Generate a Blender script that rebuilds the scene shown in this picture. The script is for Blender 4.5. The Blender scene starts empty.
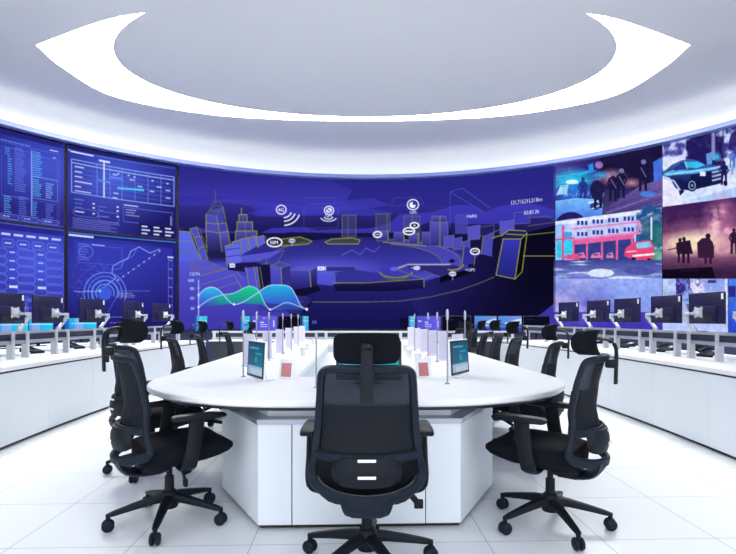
import bpy, bmesh, math, random
import numpy as np
from mathutils import Vector, Matrix

random.seed(7)
rng = np.random.default_rng(7)
R_ = math.radians
scene = bpy.context.scene
COL = scene.collection

# ------------------------------------------------------------------ camera, view
EYE = 1.2
F = 500.0
HOR = 318.0
cam_d = bpy.data.cameras.new('camera')
cam_d.sensor_fit = 'HORIZONTAL'
cam_d.sensor_width = 36.0
cam_d.lens = F / 736 * 36
cam_d.shift_y = (HOR - 277) / 736
cam_d.clip_end = 100
cam = bpy.data.objects.new('camera', cam_d)
cam.location = (0, 0, EYE)
cam.rotation_euler = (R_(90), 0, 0)
COL.objects.link(cam)
scene.camera = cam
scene.view_settings.view_transform = 'Standard'
scene.view_settings.look = 'None'
scene.view_settings.gamma = 1
scene.view_settings.use_curve_mapping = False
scene.view_settings.exposure = 0.0

AX = R_(1.83)                     # the table and both consoles run along this slightly turned axis
CA, SA = math.cos(AX), math.sin(AX)
def W(x, y, z=0.0):
    return Vector((x * CA - y * SA, x * SA + y * CA, z))

# ------------------------------------------------------------------ materials
def srgb(r, g, b):
    def f(c):
        c /= 255.0
        return c / 12.92 if c <= .04045 else ((c + .055) / 1.055) ** 2.4
    return (f(r), f(g), f(b), 1)

def mat(name, rgb, rough=.5, metal=0., var=.04, scale=30., bump=0., spec=.5):
    m = bpy.data.materials.new(name)
    m.use_nodes = True
    nt = m.node_tree
    p = nt.nodes['Principled BSDF']
    c = srgb(*rgb)
    tc = nt.nodes.new('ShaderNodeTexCoord')
    nz = nt.nodes.new('ShaderNodeTexNoise')
    nz.inputs['Scale'].default_value = scale
    nz.inputs['Detail'].default_value = 3
    nt.links.new(tc.outputs['Object'], nz.inputs['Vector'])
    mx = nt.nodes.new('ShaderNodeMix')
    mx.data_type = 'RGBA'
    mx.inputs[6].default_value = tuple(v * (1 - var) for v in c[:3]) + (1,)
    mx.inputs[7].default_value = tuple(min(1, v * (1 + var)) for v in c[:3]) + (1,)
    nt.links.new(nz.outputs['Fac'], mx.inputs[0])
    nt.links.new(mx.outputs[2], p.inputs['Base Color'])
    p.inputs['Roughness'].default_value = rough
    p.inputs['Metallic'].default_value = metal
    p.inputs['Specular IOR Level'].default_value = spec
    if bump:
        b = nt.nodes.new('ShaderNodeBump')
        b.inputs['Strength'].default_value = bump
        b.inputs['Distance'].default_value = .002
        nt.links.new(nz.outputs['Fac'], b.inputs['Height'])
        nt.links.new(b.outputs['Normal'], p.inputs['Normal'])
    return m

def mat_emit(name, rgb, strength):
    m = bpy.data.materials.new(name)
    m.use_nodes = True
    nt = m.node_tree
    nt.nodes.remove(nt.nodes['Principled BSDF'])
    e = nt.nodes.new('ShaderNodeEmission')
    e.inputs['Color'].default_value = srgb(*rgb)
    e.inputs['Strength'].default_value = strength
    nt.links.new(e.outputs[0], nt.nodes['Material Output'].inputs['Surface'])
    return m

def mat_screen():
    m = bpy.data.materials.new('lit_display')
    m.use_nodes = True
    nt = m.node_tree
    nt.nodes.remove(nt.nodes['Principled BSDF'])
    a = nt.nodes.new('ShaderNodeAttribute')
    a.attribute_name = 'picture'
    e = nt.nodes.new('ShaderNodeEmission')
    nt.links.new(a.outputs['Color'], e.inputs['Color'])
    e.inputs['Strength'].default_value = 1.0
    nt.links.new(e.outputs[0], nt.nodes['Material Output'].inputs['Surface'])
    return m

def mat_mesh(name, rgb, through):
    m = mat(name, rgb, .7, spec=.3)
    nt = m.node_tree
    p = nt.nodes['Principled BSDF']
    t = nt.nodes.new('ShaderNodeBsdfTransparent')
    t.inputs['Color'].default_value = (.82, .86, 1, 1)
    mx = nt.nodes.new('ShaderNodeMixShader')
    mx.inputs[0].default_value = 1 - through
    nt.links.new(t.outputs[0], mx.inputs[1])
    nt.links.new(p.outputs[0], mx.inputs[2])
    nt.links.new(mx.outputs[0], nt.nodes['Material Output'].inputs['Surface'])
    return m

M = {}
M['white_lam'] = mat('white_laminate', (240, 241, 245), .28, var=.01)
M['white_panel'] = mat('white_panel', (227, 233, 241), .4, var=.015, scale=6)
M['grey_panel'] = mat('grey_panel', (206, 213, 222), .45, var=.03)
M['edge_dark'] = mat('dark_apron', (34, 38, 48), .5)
M['black'] = mat('black_trim', (14, 14, 18), .5)
M['plastic'] = mat('black_plastic', (20, 28, 42), .5, bump=.15, scale=300, spec=.18)
M['plastic2'] = mat('dark_grey_plastic', (14, 19, 29), .5, bump=.1, scale=300, spec=.2)
M['fabric'] = mat('black_fabric', (13, 16, 24), .9, bump=.4, scale=220, var=.15, spec=.15)
M['mesh'] = mat_mesh('chair_mesh', (16, 21, 30), .22)
M['mesh_dense'] = mat_mesh('dense_chair_mesh', (14, 19, 28), .05)
M['chrome'] = mat('chrome', (200, 205, 212), .2, 1.)
M['alu'] = mat('aluminium', (176, 182, 192), .38, .55, scale=60)
M['alu_light'] = mat('light_aluminium', (205, 209, 216), .4, .35)
M['navy'] = mat('navy_fill', (30, 33, 62), .45)
M['monback'] = mat('monitor_back', (24, 22, 62), .45, spec=.2)
M['tag'] = mat('white_tag', (238, 240, 244), .5)
M['wall'] = mat('navy_wall', (28, 27, 66), .55, scale=4)
M['house'] = mat('display_housing', (14, 11, 46), .6, spec=.1)
M['ceil'] = mat('white_plaster', (246, 248, 250), .75, var=.01, scale=3)
M['trim'] = mat('lavender_trim', (128, 142, 206), .4)
M['acryl'] = mat('frosted_white', (226, 222, 246), .3)
M['steel'] = mat('brushed_steel', (150, 155, 168), .3, .9)
M['screen'] = mat_screen()
M['lamp'] = mat_emit('lamp_diffuser', (255, 255, 246), 49.0)

# floor tiles
def floor_mat():
    m = bpy.data.materials.new('white_floor_tile')
    m.use_nodes = True
    nt = m.node_tree
    p = nt.nodes['Principled BSDF']
    tc = nt.nodes.new('ShaderNodeTexCoord')
    mp = nt.nodes.new('ShaderNodeMapping')
    mp.vector_type = 'TEXTURE'
    mp.inputs['Rotation'].default_value = (0, 0, AX)
    mp.inputs['Location'].default_value = tuple(W(-1.16 - 6.28, -6.28 + .15))
    br = nt.nodes.new('ShaderNodeTexBrick')
    br.offset = 0
    br.inputs['Scale'].default_value = 1
    br.inputs['Brick Width'].default_value = .628
    br.inputs['Row Height'].default_value = .628
    br.inputs['Mortar Size'].default_value = .0028
    br.inputs['Mortar Smooth'].default_value = .3
    br.inputs['Color1'].default_value = srgb(240, 242, 246)
    br.inputs['Color2'].default_value = srgb(237, 240, 245)
    br.inputs['Mortar'].default_value = srgb(166, 174, 188)
    nt.links.new(tc.outputs['Object'], mp.inputs['Vector'])
    nt.links.new(mp.outputs[0], br.inputs['Vector'])
    nt.links.new(br.outputs['Color'], p.inputs['Base Color'])
    p.inputs['Roughness'].default_value = .3
    return m
M['floor'] = floor_mat()
M['filler'] = mat_emit('fill_emitter', (255, 255, 246), 3.2)  # glow of the added strip that brightens the ceiling

# ------------------------------------------------------------------ mesh builder
class MB:
    def __init__(s):
        s.bm = bmesh.new()
    def box(s, c, d, rot=None, bev=0., seg=2):
        r = bmesh.ops.create_cube(s.bm, size=1)
        vs = r['verts']
        bmesh.ops.scale(s.bm, vec=d, verts=vs)
        if bev:
            es = list({e for v in vs for e in v.link_edges})
            q = bmesh.ops.bevel(s.bm, geom=es, offset=bev, segments=seg, profile=.5, affect='EDGES')
            vs = list({v for f in q['faces'] for v in f.verts} | {v for v in vs if v.is_valid})
        mt = Matrix.Translation(c)
        if rot is not None:
            mt = mt @ rot.to_4x4()
        bmesh.ops.transform(s.bm, matrix=mt, verts=vs)
        return s
    def loft(s, rings, closed=True, caps=True, loop=False):
        vr = [[s.bm.verts.new(p) for p in r] for r in rings]
        n = len(vr[0])
        m = len(vr)
        for i in range(m if loop else m - 1):
            a, b = vr[i], vr[(i + 1) % m]
            for j in range(n if closed else n - 1):
                k = (j + 1) % n
                s.bm.faces.new((a[j], a[k], b[k], b[j]))
        if caps and closed and not loop:
            s.bm.faces.new(vr[0][::-1])
            s.bm.faces.new(vr[-1])
        return s
    def cyl(s, p0, p1, r0, r1=None, n=14):
        p0, p1 = Vector(p0), Vector(p1)
        r1 = r0 if r1 is None else r1
        t = (p1 - p0).normalized()
        u = t.orthogonal().normalized()
        v = t.cross(u)
        ring = lambda p, r: [p + (u * math.cos(a) + v * math.sin(a)) * r for a in (2 * math.pi * i / n for i in range(n))]
        return s.loft([ring(p0, r0), ring(p1, r1)])
    def lathe(s, prof, c=(0, 0, 0), n=20, axis=None):
        c = Vector(c)
        rot = Matrix.Identity(3) if axis is None else Vector((0, 0, 1)).rotation_difference(Vector(axis)).to_matrix()
        rings = [[c + rot @ Vector((max(r, 1e-4) * math.cos(2 * math.pi * i / n), max(r, 1e-4) * math.sin(2 * math.pi * i / n), z)) for i in range(n)] for r, z in prof]
        return s.loft(rings)
    def sweep(s, path, w, t, up=(0, 1, 0), closed=False, n=10, p=3.2, ws=None):
        path = [Vector(q) for q in path]
        m = len(path)
        rings = []
        for i, q in enumerate(path):
            a = path[(i - 1) % m] if (closed or i > 0) else q
            b = path[(i + 1) % m] if (closed or i < m - 1) else q
            T = (b - a).normalized()
            U = Vector(up(q) if callable(up) else up)
            N = T.cross(U).normalized()
            B = N.cross(T)
            k = ws[i] if ws else (1, 1)
            r = []
            for j in range(n):
                an = 2 * math.pi * (j + .5) / n
                cx, sx = math.cos(an), math.sin(an)
                d = (abs(cx) ** p + abs(sx) ** p) ** (-1 / p)
                r.append(q + N * (cx * d * w * k[0] / 2) + B * (sx * d * t * k[1] / 2))
            rings.append(r)
        return s.loft(rings, loop=closed)
    def prism(s, pts, z0, z1):
        return s.loft([[(x, y, z0) for x, y in pts], [(x, y, z1) for x, y in pts]])
    def grid(s, rows):
        return s.loft(rows, closed=False, caps=False)
    def slab(s, rows, off):
        """a curved sheet (rows of points) given real thickness along vector function off(p)"""
        a = [[Vector(p) for p in r] for r in rows]
        ring = []
        for r in a:
            ring.append(r + [p + off(p) for p in reversed(r)])
        return s.loft(ring)
    def build(s, name, m, parent=None, ang=38, label=None, kind=None):
        bmesh.ops.recalc_face_normals(s.bm, faces=s.bm.faces)
        me = bpy.data.meshes.new(name)
        s.bm.to_mesh(me)
        s.bm.free()
        me.polygons.foreach_set('use_smooth', [True] * len(me.polygons))
        me.set_sharp_from_angle(angle=R_(ang))
        me.materials.append(m)
        o = bpy.data.objects.new(name, me)
        COL.objects.link(o)
        if parent:
            o.parent = parent
        if label:
            o['label'] = label
        if kind:
            o['kind'] = kind
        return o

def thing(name, label, cat, loc=(0, 0, 0), rz=0., group=None):
    o = bpy.data.objects.new(name, None)
    o.empty_display_size = .1
    COL.objects.link(o)
    o.location = loc
    o.rotation_euler = (0, 0, rz)
    o['label'] = label
    o['category'] = cat
    if group:
        o['group'] = group
    return o

def dup(root, loc, rz, label, group=None, skip=()):
    r = root.copy()
    COL.objects.link(r)
    r.location = loc
    r.rotation_euler = (0, 0, rz)
    r['label'] = label
    if group:
        r['group'] = group
    for ch in list(root.children):
        if ch.name.split('.')[0] in skip:
            continue
        c = ch.copy()
        COL.objects.link(c)
        c.parent = r
        for g in list(ch.children):
            d = g.copy()
            COL.objects.link(d)
            d.parent = c
    return r

def cr(pts, n=6, closed=False):
    """Catmull-Rom through 2-D/3-D points"""
    P = [Vector(p) for p in pts]
    m = len(P)
    out = []
    for i in range(m if closed else m - 1):
        p1, p2 = P[i], P[(i + 1) % m]
        p0 = P[(i - 1) % m] if (closed or i) else p1
        p3 = P[(i + 2) % m] if (closed or i < m - 2) else p2
        for k in range(n):
            t = k / n
            out.append(.5 * ((2 * p1) + (p2 - p0) * t + (2 * p0 - 5 * p1 + 4 * p2 - p3) * t * t + (3 * p1 - p0 - 3 * p2 + p3) * t ** 3))
    if not closed:
        out.append(P[-1])
    return out

def lerp_tab(tab, x):
    for (a, va), (b, vb) in zip(tab, tab[1:]):
        if x <= b:
            t = max(0, (x - a) / (b - a))
            return va + (vb - va) * t
    return tab[-1][1]

# ------------------------------------------------------------------ the round room
YC, RAD = 4.55, 8.45
H_SCR, H_CEIL = 4.762, 4.86
def wall_y(u, rad=RAD - .1):
    X = (u - 368) / F
    a = X * X + 1
    return (YC + math.sqrt(YC * YC - a * (YC * YC - rad * rad))) / a
def wall_pt(u, y, rad=RAD - .1):
    Y = wall_y(u, rad)
    return ((u - 368) / F * Y, Y, EYE + (HOR - y) / F * Y)
def row_px(u, h):
    return HOR - F * (h - EYE) / wall_y(u)
top_px = lambda u: row_px(u, H_SCR)
def plane_pt(u, y, h):
    Y = (h - EYE) * F / (HOR - y)
    return ((u - 368) / F * Y, Y)

# floor
b = MB()
b.prism([(12, -1.6), (12, 14.5), (-12, 14.5), (-12, -1.6)], -.1, 0)
o = b.build('floor', M['floor']); o['kind'] = 'structure'
# wall
A0 = math.acos((-1.2 - YC) / RAD)           # half angle measured from +y
b = MB()
n = 96
rows = []
for i in range(n + 1):
    a = -A0 + 2 * A0 * i / n
    x, y = math.sin(a), math.cos(a)
    q = lambda r, z: (r * x, YC + r * y, z)
    rows.append([q(RAD, 0), q(RAD + .15, 0), q(RAD + .15, H_CEIL + 1.0), q(RAD, H_CEIL + 1.0)])
b.loft(rows)
o = b.build('wall_back', M['wall']); o['kind'] = 'structure'
# lavender trim strip that runs round the wall above the displays
b = MB()
rows = []
for i in range(n + 1):
    a = -A0 + 2 * A0 * i / n
    x, y = math.sin(a), math.cos(a)
    q = lambda r, z: (r * x, YC + r * y, z)
    rows.append([q(RAD - .28, H_SCR + .006), q(RAD, H_SCR + .006), q(RAD, H_SCR + .03), q(RAD - .262, H_SCR + .03), q(RAD - .262, H_SCR + .09), q(RAD - .28, H_SCR + .09)])
b.loft(rows)
o = b.build('trim_1', M['trim']); o['kind'] = 'structure'
# added glowing strip hidden behind the trim lip, put in to brighten the ceiling
filler = thing('fill_strip', 'added fill strip along the top of the lavender wall trim under the ceiling', 'cove light', (0, YC, H_SCR + .031))
b = MB()
rows = []
for i in range(n + 1):
    a = -A0 + 2 * A0 * i / n
    x, y = math.sin(a), math.cos(a)
    q = lambda r, z: (r * x, r * y, z)
    rows.append([q(RAD - .24, .0), q(RAD - .15, .0), q(RAD - .15, .012), q(RAD - .24, .012)])
b.loft(rows)
b.build('strip', M['filler'], filler)

# ceiling with the oval light opening
H1, H2, H3 = 5.30, 5.325, 5.67
NS = 144
TIP = (-327, 45)                      # the oval is made of two arcs that meet in a point at each side
far_arc = cr([(-327, 45), (-300, 68), (-250, 96), (-165, 113), (-85, 119.3), (0, 121), (85, 119.3), (165, 113), (250, 96), (300, 68), (327, 45)], 8)
near_arc = cr([(327, 45), (257, 20), (204, 11), (120, .5), (0, -6), (-120, .5), (-204, 11), (-257, 20), (-327, 45)], 10)
hole = [plane_pt(363 + p.x, p.y, H1) for p in far_arc[:-1] + near_arc[:-1]]
NH = len(hole)
hc = Vector(((hole[0][0] + hole[80][0]) / 2, (hole[0][1] + hole[40][1]) / 2))
def to_circle(p, r):
    d = (Vector(p) - hc).normalized()
    o_ = hc - Vector((0, YC))
    bq = o_.dot(d)
    k = -bq + math.sqrt(bq * bq - o_.dot(o_) + r * r)
    return hc + d * k
prof = [(0, -.08), (0, .08), (.01, .2), (.03, .31), (.06, .40), (.10, .46), (.16, .50), (.25, .51), (.4, .50), (.6, .475), (.8, .455), (.93, .443), (1, .44)]
rings = []
for t, dz in prof:
    ring = []
    for p in hole:
        e = to_circle(p, RAD - .02)
        q = e.lerp(Vector(p), t)
        ring.append((q.x, q.y, H_CEIL + dz))
    rings.append(ring)
rings.append([(p[0] * 1.0, p[1], H1 + .02) for p in hole])
def grow(p, k):
    q = hc + (Vector(p) - hc) * k
    return q
rings.append([(*grow(p, 1.02), H1 + .03) for p in hole])
rings.append([(*grow(p, 1.022), H3 + .04) for p in hole])
rings.append([(*grow(p, 1.1), H3 + .35) for p in hole])
rings.append([(*to_circle(p, RAD + .1), H3 + .35) for p in hole])
rings.append([(*to_circle(p, RAD + .1), H_CEIL - .08) for p in hole])
b = MB()
b.loft(rings, loop=True)
o = b.build('ceiling', M['ceil'], ang=60); o['kind'] = 'structure'
ceil_light = thing('ceiling_light', 'large oval ceiling light glowing white around a grey floating disc', 'ceiling light', (hc.x, hc.y, H3))
b = MB()
g_ = lambda k, z: [(*(grow(p, k) - hc), z) for p in hole]
b.loft([g_(1.018, 0), g_(1.018, .03)])
b.build('diffuser', M['lamp'], ceil_light)
b = MB()
b.loft([g_(1.008, H1 + .034 - H3), g_(1.008, -.002), g_(1.018, -.002), g_(1.018, H1 + .034 - H3)], loop=True)
b.build('side_diffuser', M['lamp'], ceil_light, label='glowing white side wall of the oval')
disc = [plane_pt(365 + 252 * math.cos(t), 47 - 70 * math.sin(t), H2) for t in (2 * math.pi * i / NS for i in range(NS))]
_pol = sorted(((Vector(h) - hc).angle_signed(Vector((1, 0))), (Vector(h) - hc).length) for h in hole)
_pa = np.array([_pol[-1][0] - 2 * math.pi] + [p[0] for p in _pol] + [_pol[0][0] + 2 * math.pi])
_pr = np.array([_pol[-1][1]] + [p[1] for p in _pol] + [_pol[0][1]])
def clamp_in(p):
    q = Vector(p) - hc
    lim = float(np.interp(q.angle_signed(Vector((1, 0))), _pa, _pr)) * .997
    return tuple(hc + q.normalized() * min(q.length, lim))
disc = [clamp_in(p) for p in disc]
dc = Vector((sum(p[0] for p in disc) / NS, sum(p[1] for p in disc) / NS))
b = MB()
sh = lambda k, z: [(*(dc + (Vector(p) - dc) * k - hc), z - H3) for p in disc]
b.loft([sh(.05, H2), sh(1, H2), sh(1, H2 + .035), sh(.9, H2 + .05), sh(.05, H2 + .05)])
b.build('center_disc', M['ceil'], ceil_light, label='pale grey disc hanging inside the glowing oval')
for i in range(8):
    b = MB()
    p = dc + (Vector(disc[i * 18]) - dc) * .7 - hc
    b.cyl((p.x, p.y, H2 + .04 - H3), (p.x, p.y, .01), .02)
    b.build('hanger', M['steel'], ceil_light)
# ------------------------------------------------------------------ pictures shown on the wall displays
SS = 4
U0, V0, U1, V1 = -62, 96, 862, 345
CW, CH = (U1 - U0) * SS, (V1 - V0) * SS
CV = np.zeros((CH, CW, 3), np.float32)
GX = (np.arange(CW) + .5) / SS + U0
GY = (np.arange(CH) + .5) / SS + V0
CLIP = [U0, V0, U1, V1]

def win(x0, y0, x1, y1):
    x0, y0 = max(x0, CLIP[0]), max(y0, CLIP[1])
    x1, y1 = min(x1, CLIP[2]), min(y1, CLIP[3])
    i0, i1 = max(0, int((x0 - U0) * SS)), min(CW, int(math.ceil((x1 - U0) * SS)))
    j0, j1 = max(0, int((y0 - V0) * SS)), min(CH, int(math.ceil((y1 - V0) * SS)))
    return (j0, j1, i0, i1) if i1 > i0 and j1 > j0 else None

def col_of(c, X, Y):
    if callable(c):
        return c(X, Y)
    return np.array(c, np.float32) / 255.0

def vgrad(y0, c0, y1, c1):
    a, b_ = np.array(c0, np.float32) / 255, np.array(c1, np.float32) / 255
    return lambda X, Y: a + (b_ - a) * np.clip((Y - y0) / (y1 - y0), 0, 1)[..., None]
def hgrad(x0, c0, x1, c1):
    a, b_ = np.array(c0, np.float32) / 255, np.array(c1, np.float32) / 255
    return lambda X, Y: a + (b_ - a) * np.clip((X - x0) / (x1 - x0), 0, 1)[..., None]

def poly(pts, c, al=1.0):
    xs, ys = [p[0] for p in pts], [p[1] for p in pts]
    w = win(min(xs), min(ys), max(xs), max(ys))
    if not w:
        return
    j0, j1, i0, i1 = w
    X, Y = np.meshgrid(GX[i0:i1], GY[j0:j1])
    ins = np.zeros(X.shape, bool)
    for (ax, ay), (bx, by) in zip(pts, list(pts[1:]) + [pts[0]]):
        if ay == by:
            continue
        ins ^= ((ay > Y) != (by > Y)) & (X < (bx - ax) * (Y - ay) / (by - ay) + ax)
    cc = np.broadcast_to(col_of(c, X, Y), X.shape + (3,))
    A = al(X, Y) if callable(al) else np.full(X.shape, al, np.float32)
    A = (A * ins)[..., None]
    CV[j0:j1, i0:i1] = CV[j0:j1, i0:i1] * (1 - A) + cc * A

def rect(x0, y0, x1, y1, c, al=1.0):
    poly([(x0, y0), (x1, y0), (x1, y1), (x0, y1)], c, al)

def line(pts, w, c, al=1.0, closed=False):
    pts = list(pts) + ([pts[0]] if closed else [])
    for (ax, ay), (bx, by) in zip(pts, pts[1:]):
        d = math.hypot(bx - ax, by - ay) or 1e-6
        nx, ny = -(by - ay) / d * w / 2, (bx - ax) / d * w / 2
        ex, ey = (bx - ax) / d * w * .3, (by - ay) / d * w * .3
        poly([(ax + nx - ex, ay + ny - ey), (bx + nx + ex, by + ny + ey), (bx - nx + ex, by - ny + ey), (ax - nx - ex, ay - ny - ey)], c, al)

def arc(cx, cy, rx, ry, a0=0, a1=360, n=40):
    return [(cx + rx * math.cos(R_(a0 + (a1 - a0) * i / n)), cy + ry * math.sin(R_(a0 + (a1 - a0) * i / n))) for i in range(n + 1)]
def disk(cx, cy, rx, ry, c, al=1.0):
    poly(arc(cx, cy, rx, ry)[:-1], c, al)
def ringl(cx, cy, rx, ry, w, c, al=1.0, a0=0, a1=360):
    line(arc(cx, cy, rx, ry, a0, a1), w, c, al)
def glow(cx, cy, rx, ry, c, al=1.0, pw=1.0):
    f = lambda X, Y: al * np.clip(1 - np.sqrt(((X - cx) / rx) ** 2 + ((Y - cy) / ry) ** 2), 0, 1) ** pw
    rect(cx - rx, cy - ry, cx + rx, cy + ry, c, f)

def noise(sx, sy, seed, octv=4):
    r = np.random.default_rng(seed)
    out = np.zeros((CH, CW), np.float32)
    amp, tot = 1.0, 0
    for k in range(octv):
        gx, gy = max(2, int((U1 - U0) / sx * 2 ** k)), max(2, int((V1 - V0) / sy * 2 ** k))
        g = r.random((gy + 2, gx + 2)).astype(np.float32)
        xs, ys = np.linspace(0, gx, CW), np.linspace(0, gy, CH)
        xi, yi = xs.astype(int), ys.astype(int)
        fx, fy = xs - xi, ys - yi
        fx, fy = (fx * fx * (3 - 2 * fx))[None], (fy * fy * (3 - 2 * fy))[:, None]
        v = (g[yi][:, xi] * (1 - fx) + g[yi][:, xi + 1] * fx) * (1 - fy) + (g[yi + 1][:, xi] * (1 - fx) + g[yi + 1][:, xi + 1] * fx) * fy
        out += amp * v
        tot += amp
        amp *= .55
    return out / tot
N_SM, N_MD, N_BIG = noise(7, 7, 1), noise(18, 14, 2), noise(60, 30, 3)
N_H = noise(40, 5, 4)
def nval(N, X, Y):
    i = np.clip(((X - U0) * SS).astype(int), 0, CW - 1)
    j = np.clip(((Y - V0) * SS).astype(int), 0, CH - 1)
    return N[j, i]
def speck(N, lo, hi):
    return lambda X, Y: np.clip((nval(N, X, Y) - lo) / (hi - lo), 0, 1)

_tc = {}
def text(s, x, y, size, c, slope=0., al=1.0, stretch=1.0, bold=.13):
    if s not in _tc:
        cu = bpy.data.curves.new('lettering', 'FONT')
        cu.body = s
        cu.resolution_u = 3
        ob = bpy.data.objects.new('lettering', cu)
        COL.objects.link(ob)
        bpy.context.view_layer.update()
        ev = ob.evaluated_get(bpy.context.evaluated_depsgraph_get())
        me = ev.to_mesh()
        me.calc_loop_triangles()
        _tc[s] = [[tuple(me.vertices[i].co[:2]) for i in t.vertices] for t in me.loop_triangles]
        ev.to_mesh_clear()
        bpy.data.objects.remove(ob)
        bpy.data.curves.remove(cu)
    for t in _tc[s]:
        for ox in (-bold, bold):
            poly([(x + ox + px * size * stretch, y - py * size + slope * px * size * stretch) for px, py in t], c, al)

# ---- left four data panels -------------------------------------------------
MIDH = 3.02
LOW_H = .93
mid_px = lambda u: row_px(u, MIDH)
low_px = lambda u: row_px(u, LOW_H)
class Tile:
    def __init__(s, u0, u1, top, bot):
        s.u0, s.u1, s.top, s.bot = u0, u1, top, bot
    def p(s, u, t):
        return (u, s.top(u) + t * (s.bot(u) - s.top(u)))
    def seg(s, u0, t0, u1, t1, w, c, al=1., n=6):
        line([s.p(u0 + (u1 - u0) * i / n, t0 + (t1 - t0) * i / n) for i in range(n + 1)], w, c, al)
    def quad(s, u0, t0, u1, t1, c, al=1., n=8):
        a = [s.p(u0 + (u1 - u0) * i / n, t0) for i in range(n + 1)]
        z = [s.p(u0 + (u1 - u0) * i / n, t1) for i in range(n + 1)]
        poly(a + z[::-1], c, al)
    def box(s, u0, t0, u1, t1, w, c, al=1.):
        s.seg(u0, t0, u1, t0, w, c, al); s.seg(u0, t1, u1, t1, w, c, al)
        line([s.p(u0, t0), s.p(u0, t1)], w, c, al); line([s.p(u1, t0), s.p(u1, t1)], w, c, al)
    def dashes(s, u0, u1, t, w, c, al=1., mn=1.5, mx=5, gap=1.2):
        u = u0
        while u < u1 - mn:
            e = min(u1, u + random.uniform(mn, mx))
            s.seg(u, t, e, t, w, c, al, 1)
            u = e + gap
    def block(s, u0, t0, u1, t1, rows, c, al=.8, w=.8, fill=.9):
        for i in range(rows):
            t = t0 + (t1 - t0) * (i + .5) / rows
            s.dashes(u0, u0 + (u1 - u0) * random.uniform(fill - .35, fill), t, w, c, al, .8, 2.6, .7)
    def pill(s, u0, t0, u1, t1, w, c, al=1.):
        k = .32 * (t1 - t0)
        tm = (t0 + t1) / 2
        e = (u1 - u0) * .1
        s.seg(u0 + e, t0, u1 - e, t0, w, c, al); s.seg(u0 + e, t1, u1 - e, t1, w, c, al)
        for a, z in ((u0, u0 + e), (u1, u1 - e)):
            line([s.p(z, t0), s.p(a, t0 + k), s.p(a, t1 - k), s.p(z, t1)], w, c, al)

LB, CY, WH = (112, 128, 236), (96, 196, 250), (214, 226, 255)
UL, UR = Tile(-47, 64.5, top_px, mid_px), Tile(67.5, 177, top_px, mid_px)
LL, LR = Tile(-47, 64.5, mid_px, low_px), Tile(67.5, 177, mid_px, low_px)

def panel_base(T, c0, c1, hot, hx, hy):
    T.quad(T.u0 - 3, 0, T.u1 + 3, 1, (20, 17, 70))
    T.quad(T.u0, .012, T.u1, .985, vgrad(T.top(T.u1) - 30, c0, T.bot(T.u1), c1))
    glow(hx, hy, 74, 56, hot, .72, .9)

panel_base(UL, (34, 32, 124), (34, 28, 104), (84, 108, 246), 38, 165)
UL.quad(-47, .0, 64.5, .07, (36, 32, 110), .8)
UL.seg(-47, .985, 64.5, .985, 1.0, (120, 150, 250), .8)
UL.dashes(-40, 30, .13, 1.0, (110, 150, 250), .9)
UL.box(-44, .15, 59.5, .94, .6, LB, .55)
UL.box(1.5, .2, 31, .72, .6, LB, .6); UL.box(1.5, .73, 31, .965, .5, LB, .5)
UL.box(32.5, .22, 57.5, .45, .6, LB, .6); UL.box(32.5, .46, 57.5, .7, .6, (130, 170, 255), .8); UL.box(32.5, .73, 57.5, .95, .5, LB, .5)
line([UL.p(31.8, .17), UL.p(31.8, .9)], .9, (150, 190, 255), .8)
UL.block(5, .2, 13, .28, 3, CY); UL.block(8, .28, 13, .6, 12, CY, .9); UL.block(15, .17, 28, .66, 20, LB, .95)
UL.block(4, .72, 12, .93, 9, CY, .95); UL.block(19, .7, 29, .93, 9, LB, .9)
UL.block(33.5, .17, 44, .47, 12, CY, .95); UL.seg(50, .12, 58, .12, 1, WH, .9); UL.seg(53, .2, 56, .2, .8, WH, .8)
UL.block(33.5, .48, 44, .68, 9, CY, .95); UL.block(46, .5, 55, .68, 8, (150, 200, 255), .95)
UL.block(33.5, .74, 39, .93, 8, CY, .9); UL.block(46, .74, 55, .95, 9, LB, .9)
for a, z in ((-20, -2), (0, 19), (21.5, 39), (41, 59)):
    UL.pill(a, .88 + .04, z, .99 - .02, .7, LB, .9); UL.dashes(a + 3, z - 8, .945, 1, WH, .9)
UL.block(-42, .2, -12, .84, 20, LB, .8)

panel_base(UR, (40, 38, 140), (28, 24, 92), (94, 120, 252), 112, 180)
UR.quad(67.5, 0, 177, .055, (34, 30, 104), .9)
UR.seg(71, .08, 93, .08, 1.6, WH, .95); UR.seg(68, .07, 70, .07, 1.6, CY, .9); UR.seg(93, .07, 175, .02 + .03, .7, (90, 170, 250), .7)
UR.box(71.5, .17, 174, .56, .9, (140, 176, 255), .95)
UR.seg(71.5, .21, 174, .21, 1.1, (160, 190, 255), .9)
for k in range(1, 6):
    t = .21 + .35 * k / 6
    UR.seg(71.5, t, 174, t, .5, (104, 130, 245), .6)
    UR.dashes(75, 75 + (9, 7, 7, 18, 7)[k - 1], t - .02, 1.2, WH, .9, 2, 4, .6)
UR.dashes(75, 93, .535, 1.2, WH, .8, 2, 4, .6)
for u in (97, 110, 122, 135, 148, 161):
    line([UR.p(u, .17), UR.p(u, .56)], .7, (130, 165, 255), .85)
line([UR.p(104, .12), UR.p(104, .56)], 1.3, WH, .95)
UR.seg(99.5, .12, 109.5, .12, 2.0, WH, .95)
UR.seg(118, .42, 143.5, .40, 2.0, (80, 200, 255), .95)
UR.seg(98, .36, 110, .37, 1.6, (90, 160, 255), .7); UR.seg(110, .30, 122, .3, 2, (110, 150, 255), .6)
for u, t in ((113, .26), (130, .29), (114, .49), (157, .33), (150, .4), (166, .36), (166, .46), (113, .55), (138, .36)):
    UR.seg(u, t, u + 4, t, 1.5, (190, 210, 255), .8, 1)
for u, t in ((118, .22), (128, .22), (134, .23), (152, .24), (167, .25)):
    UR.seg(u, t + .02, u + 1, t + .02, 1.4, WH, .9, 1)
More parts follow.
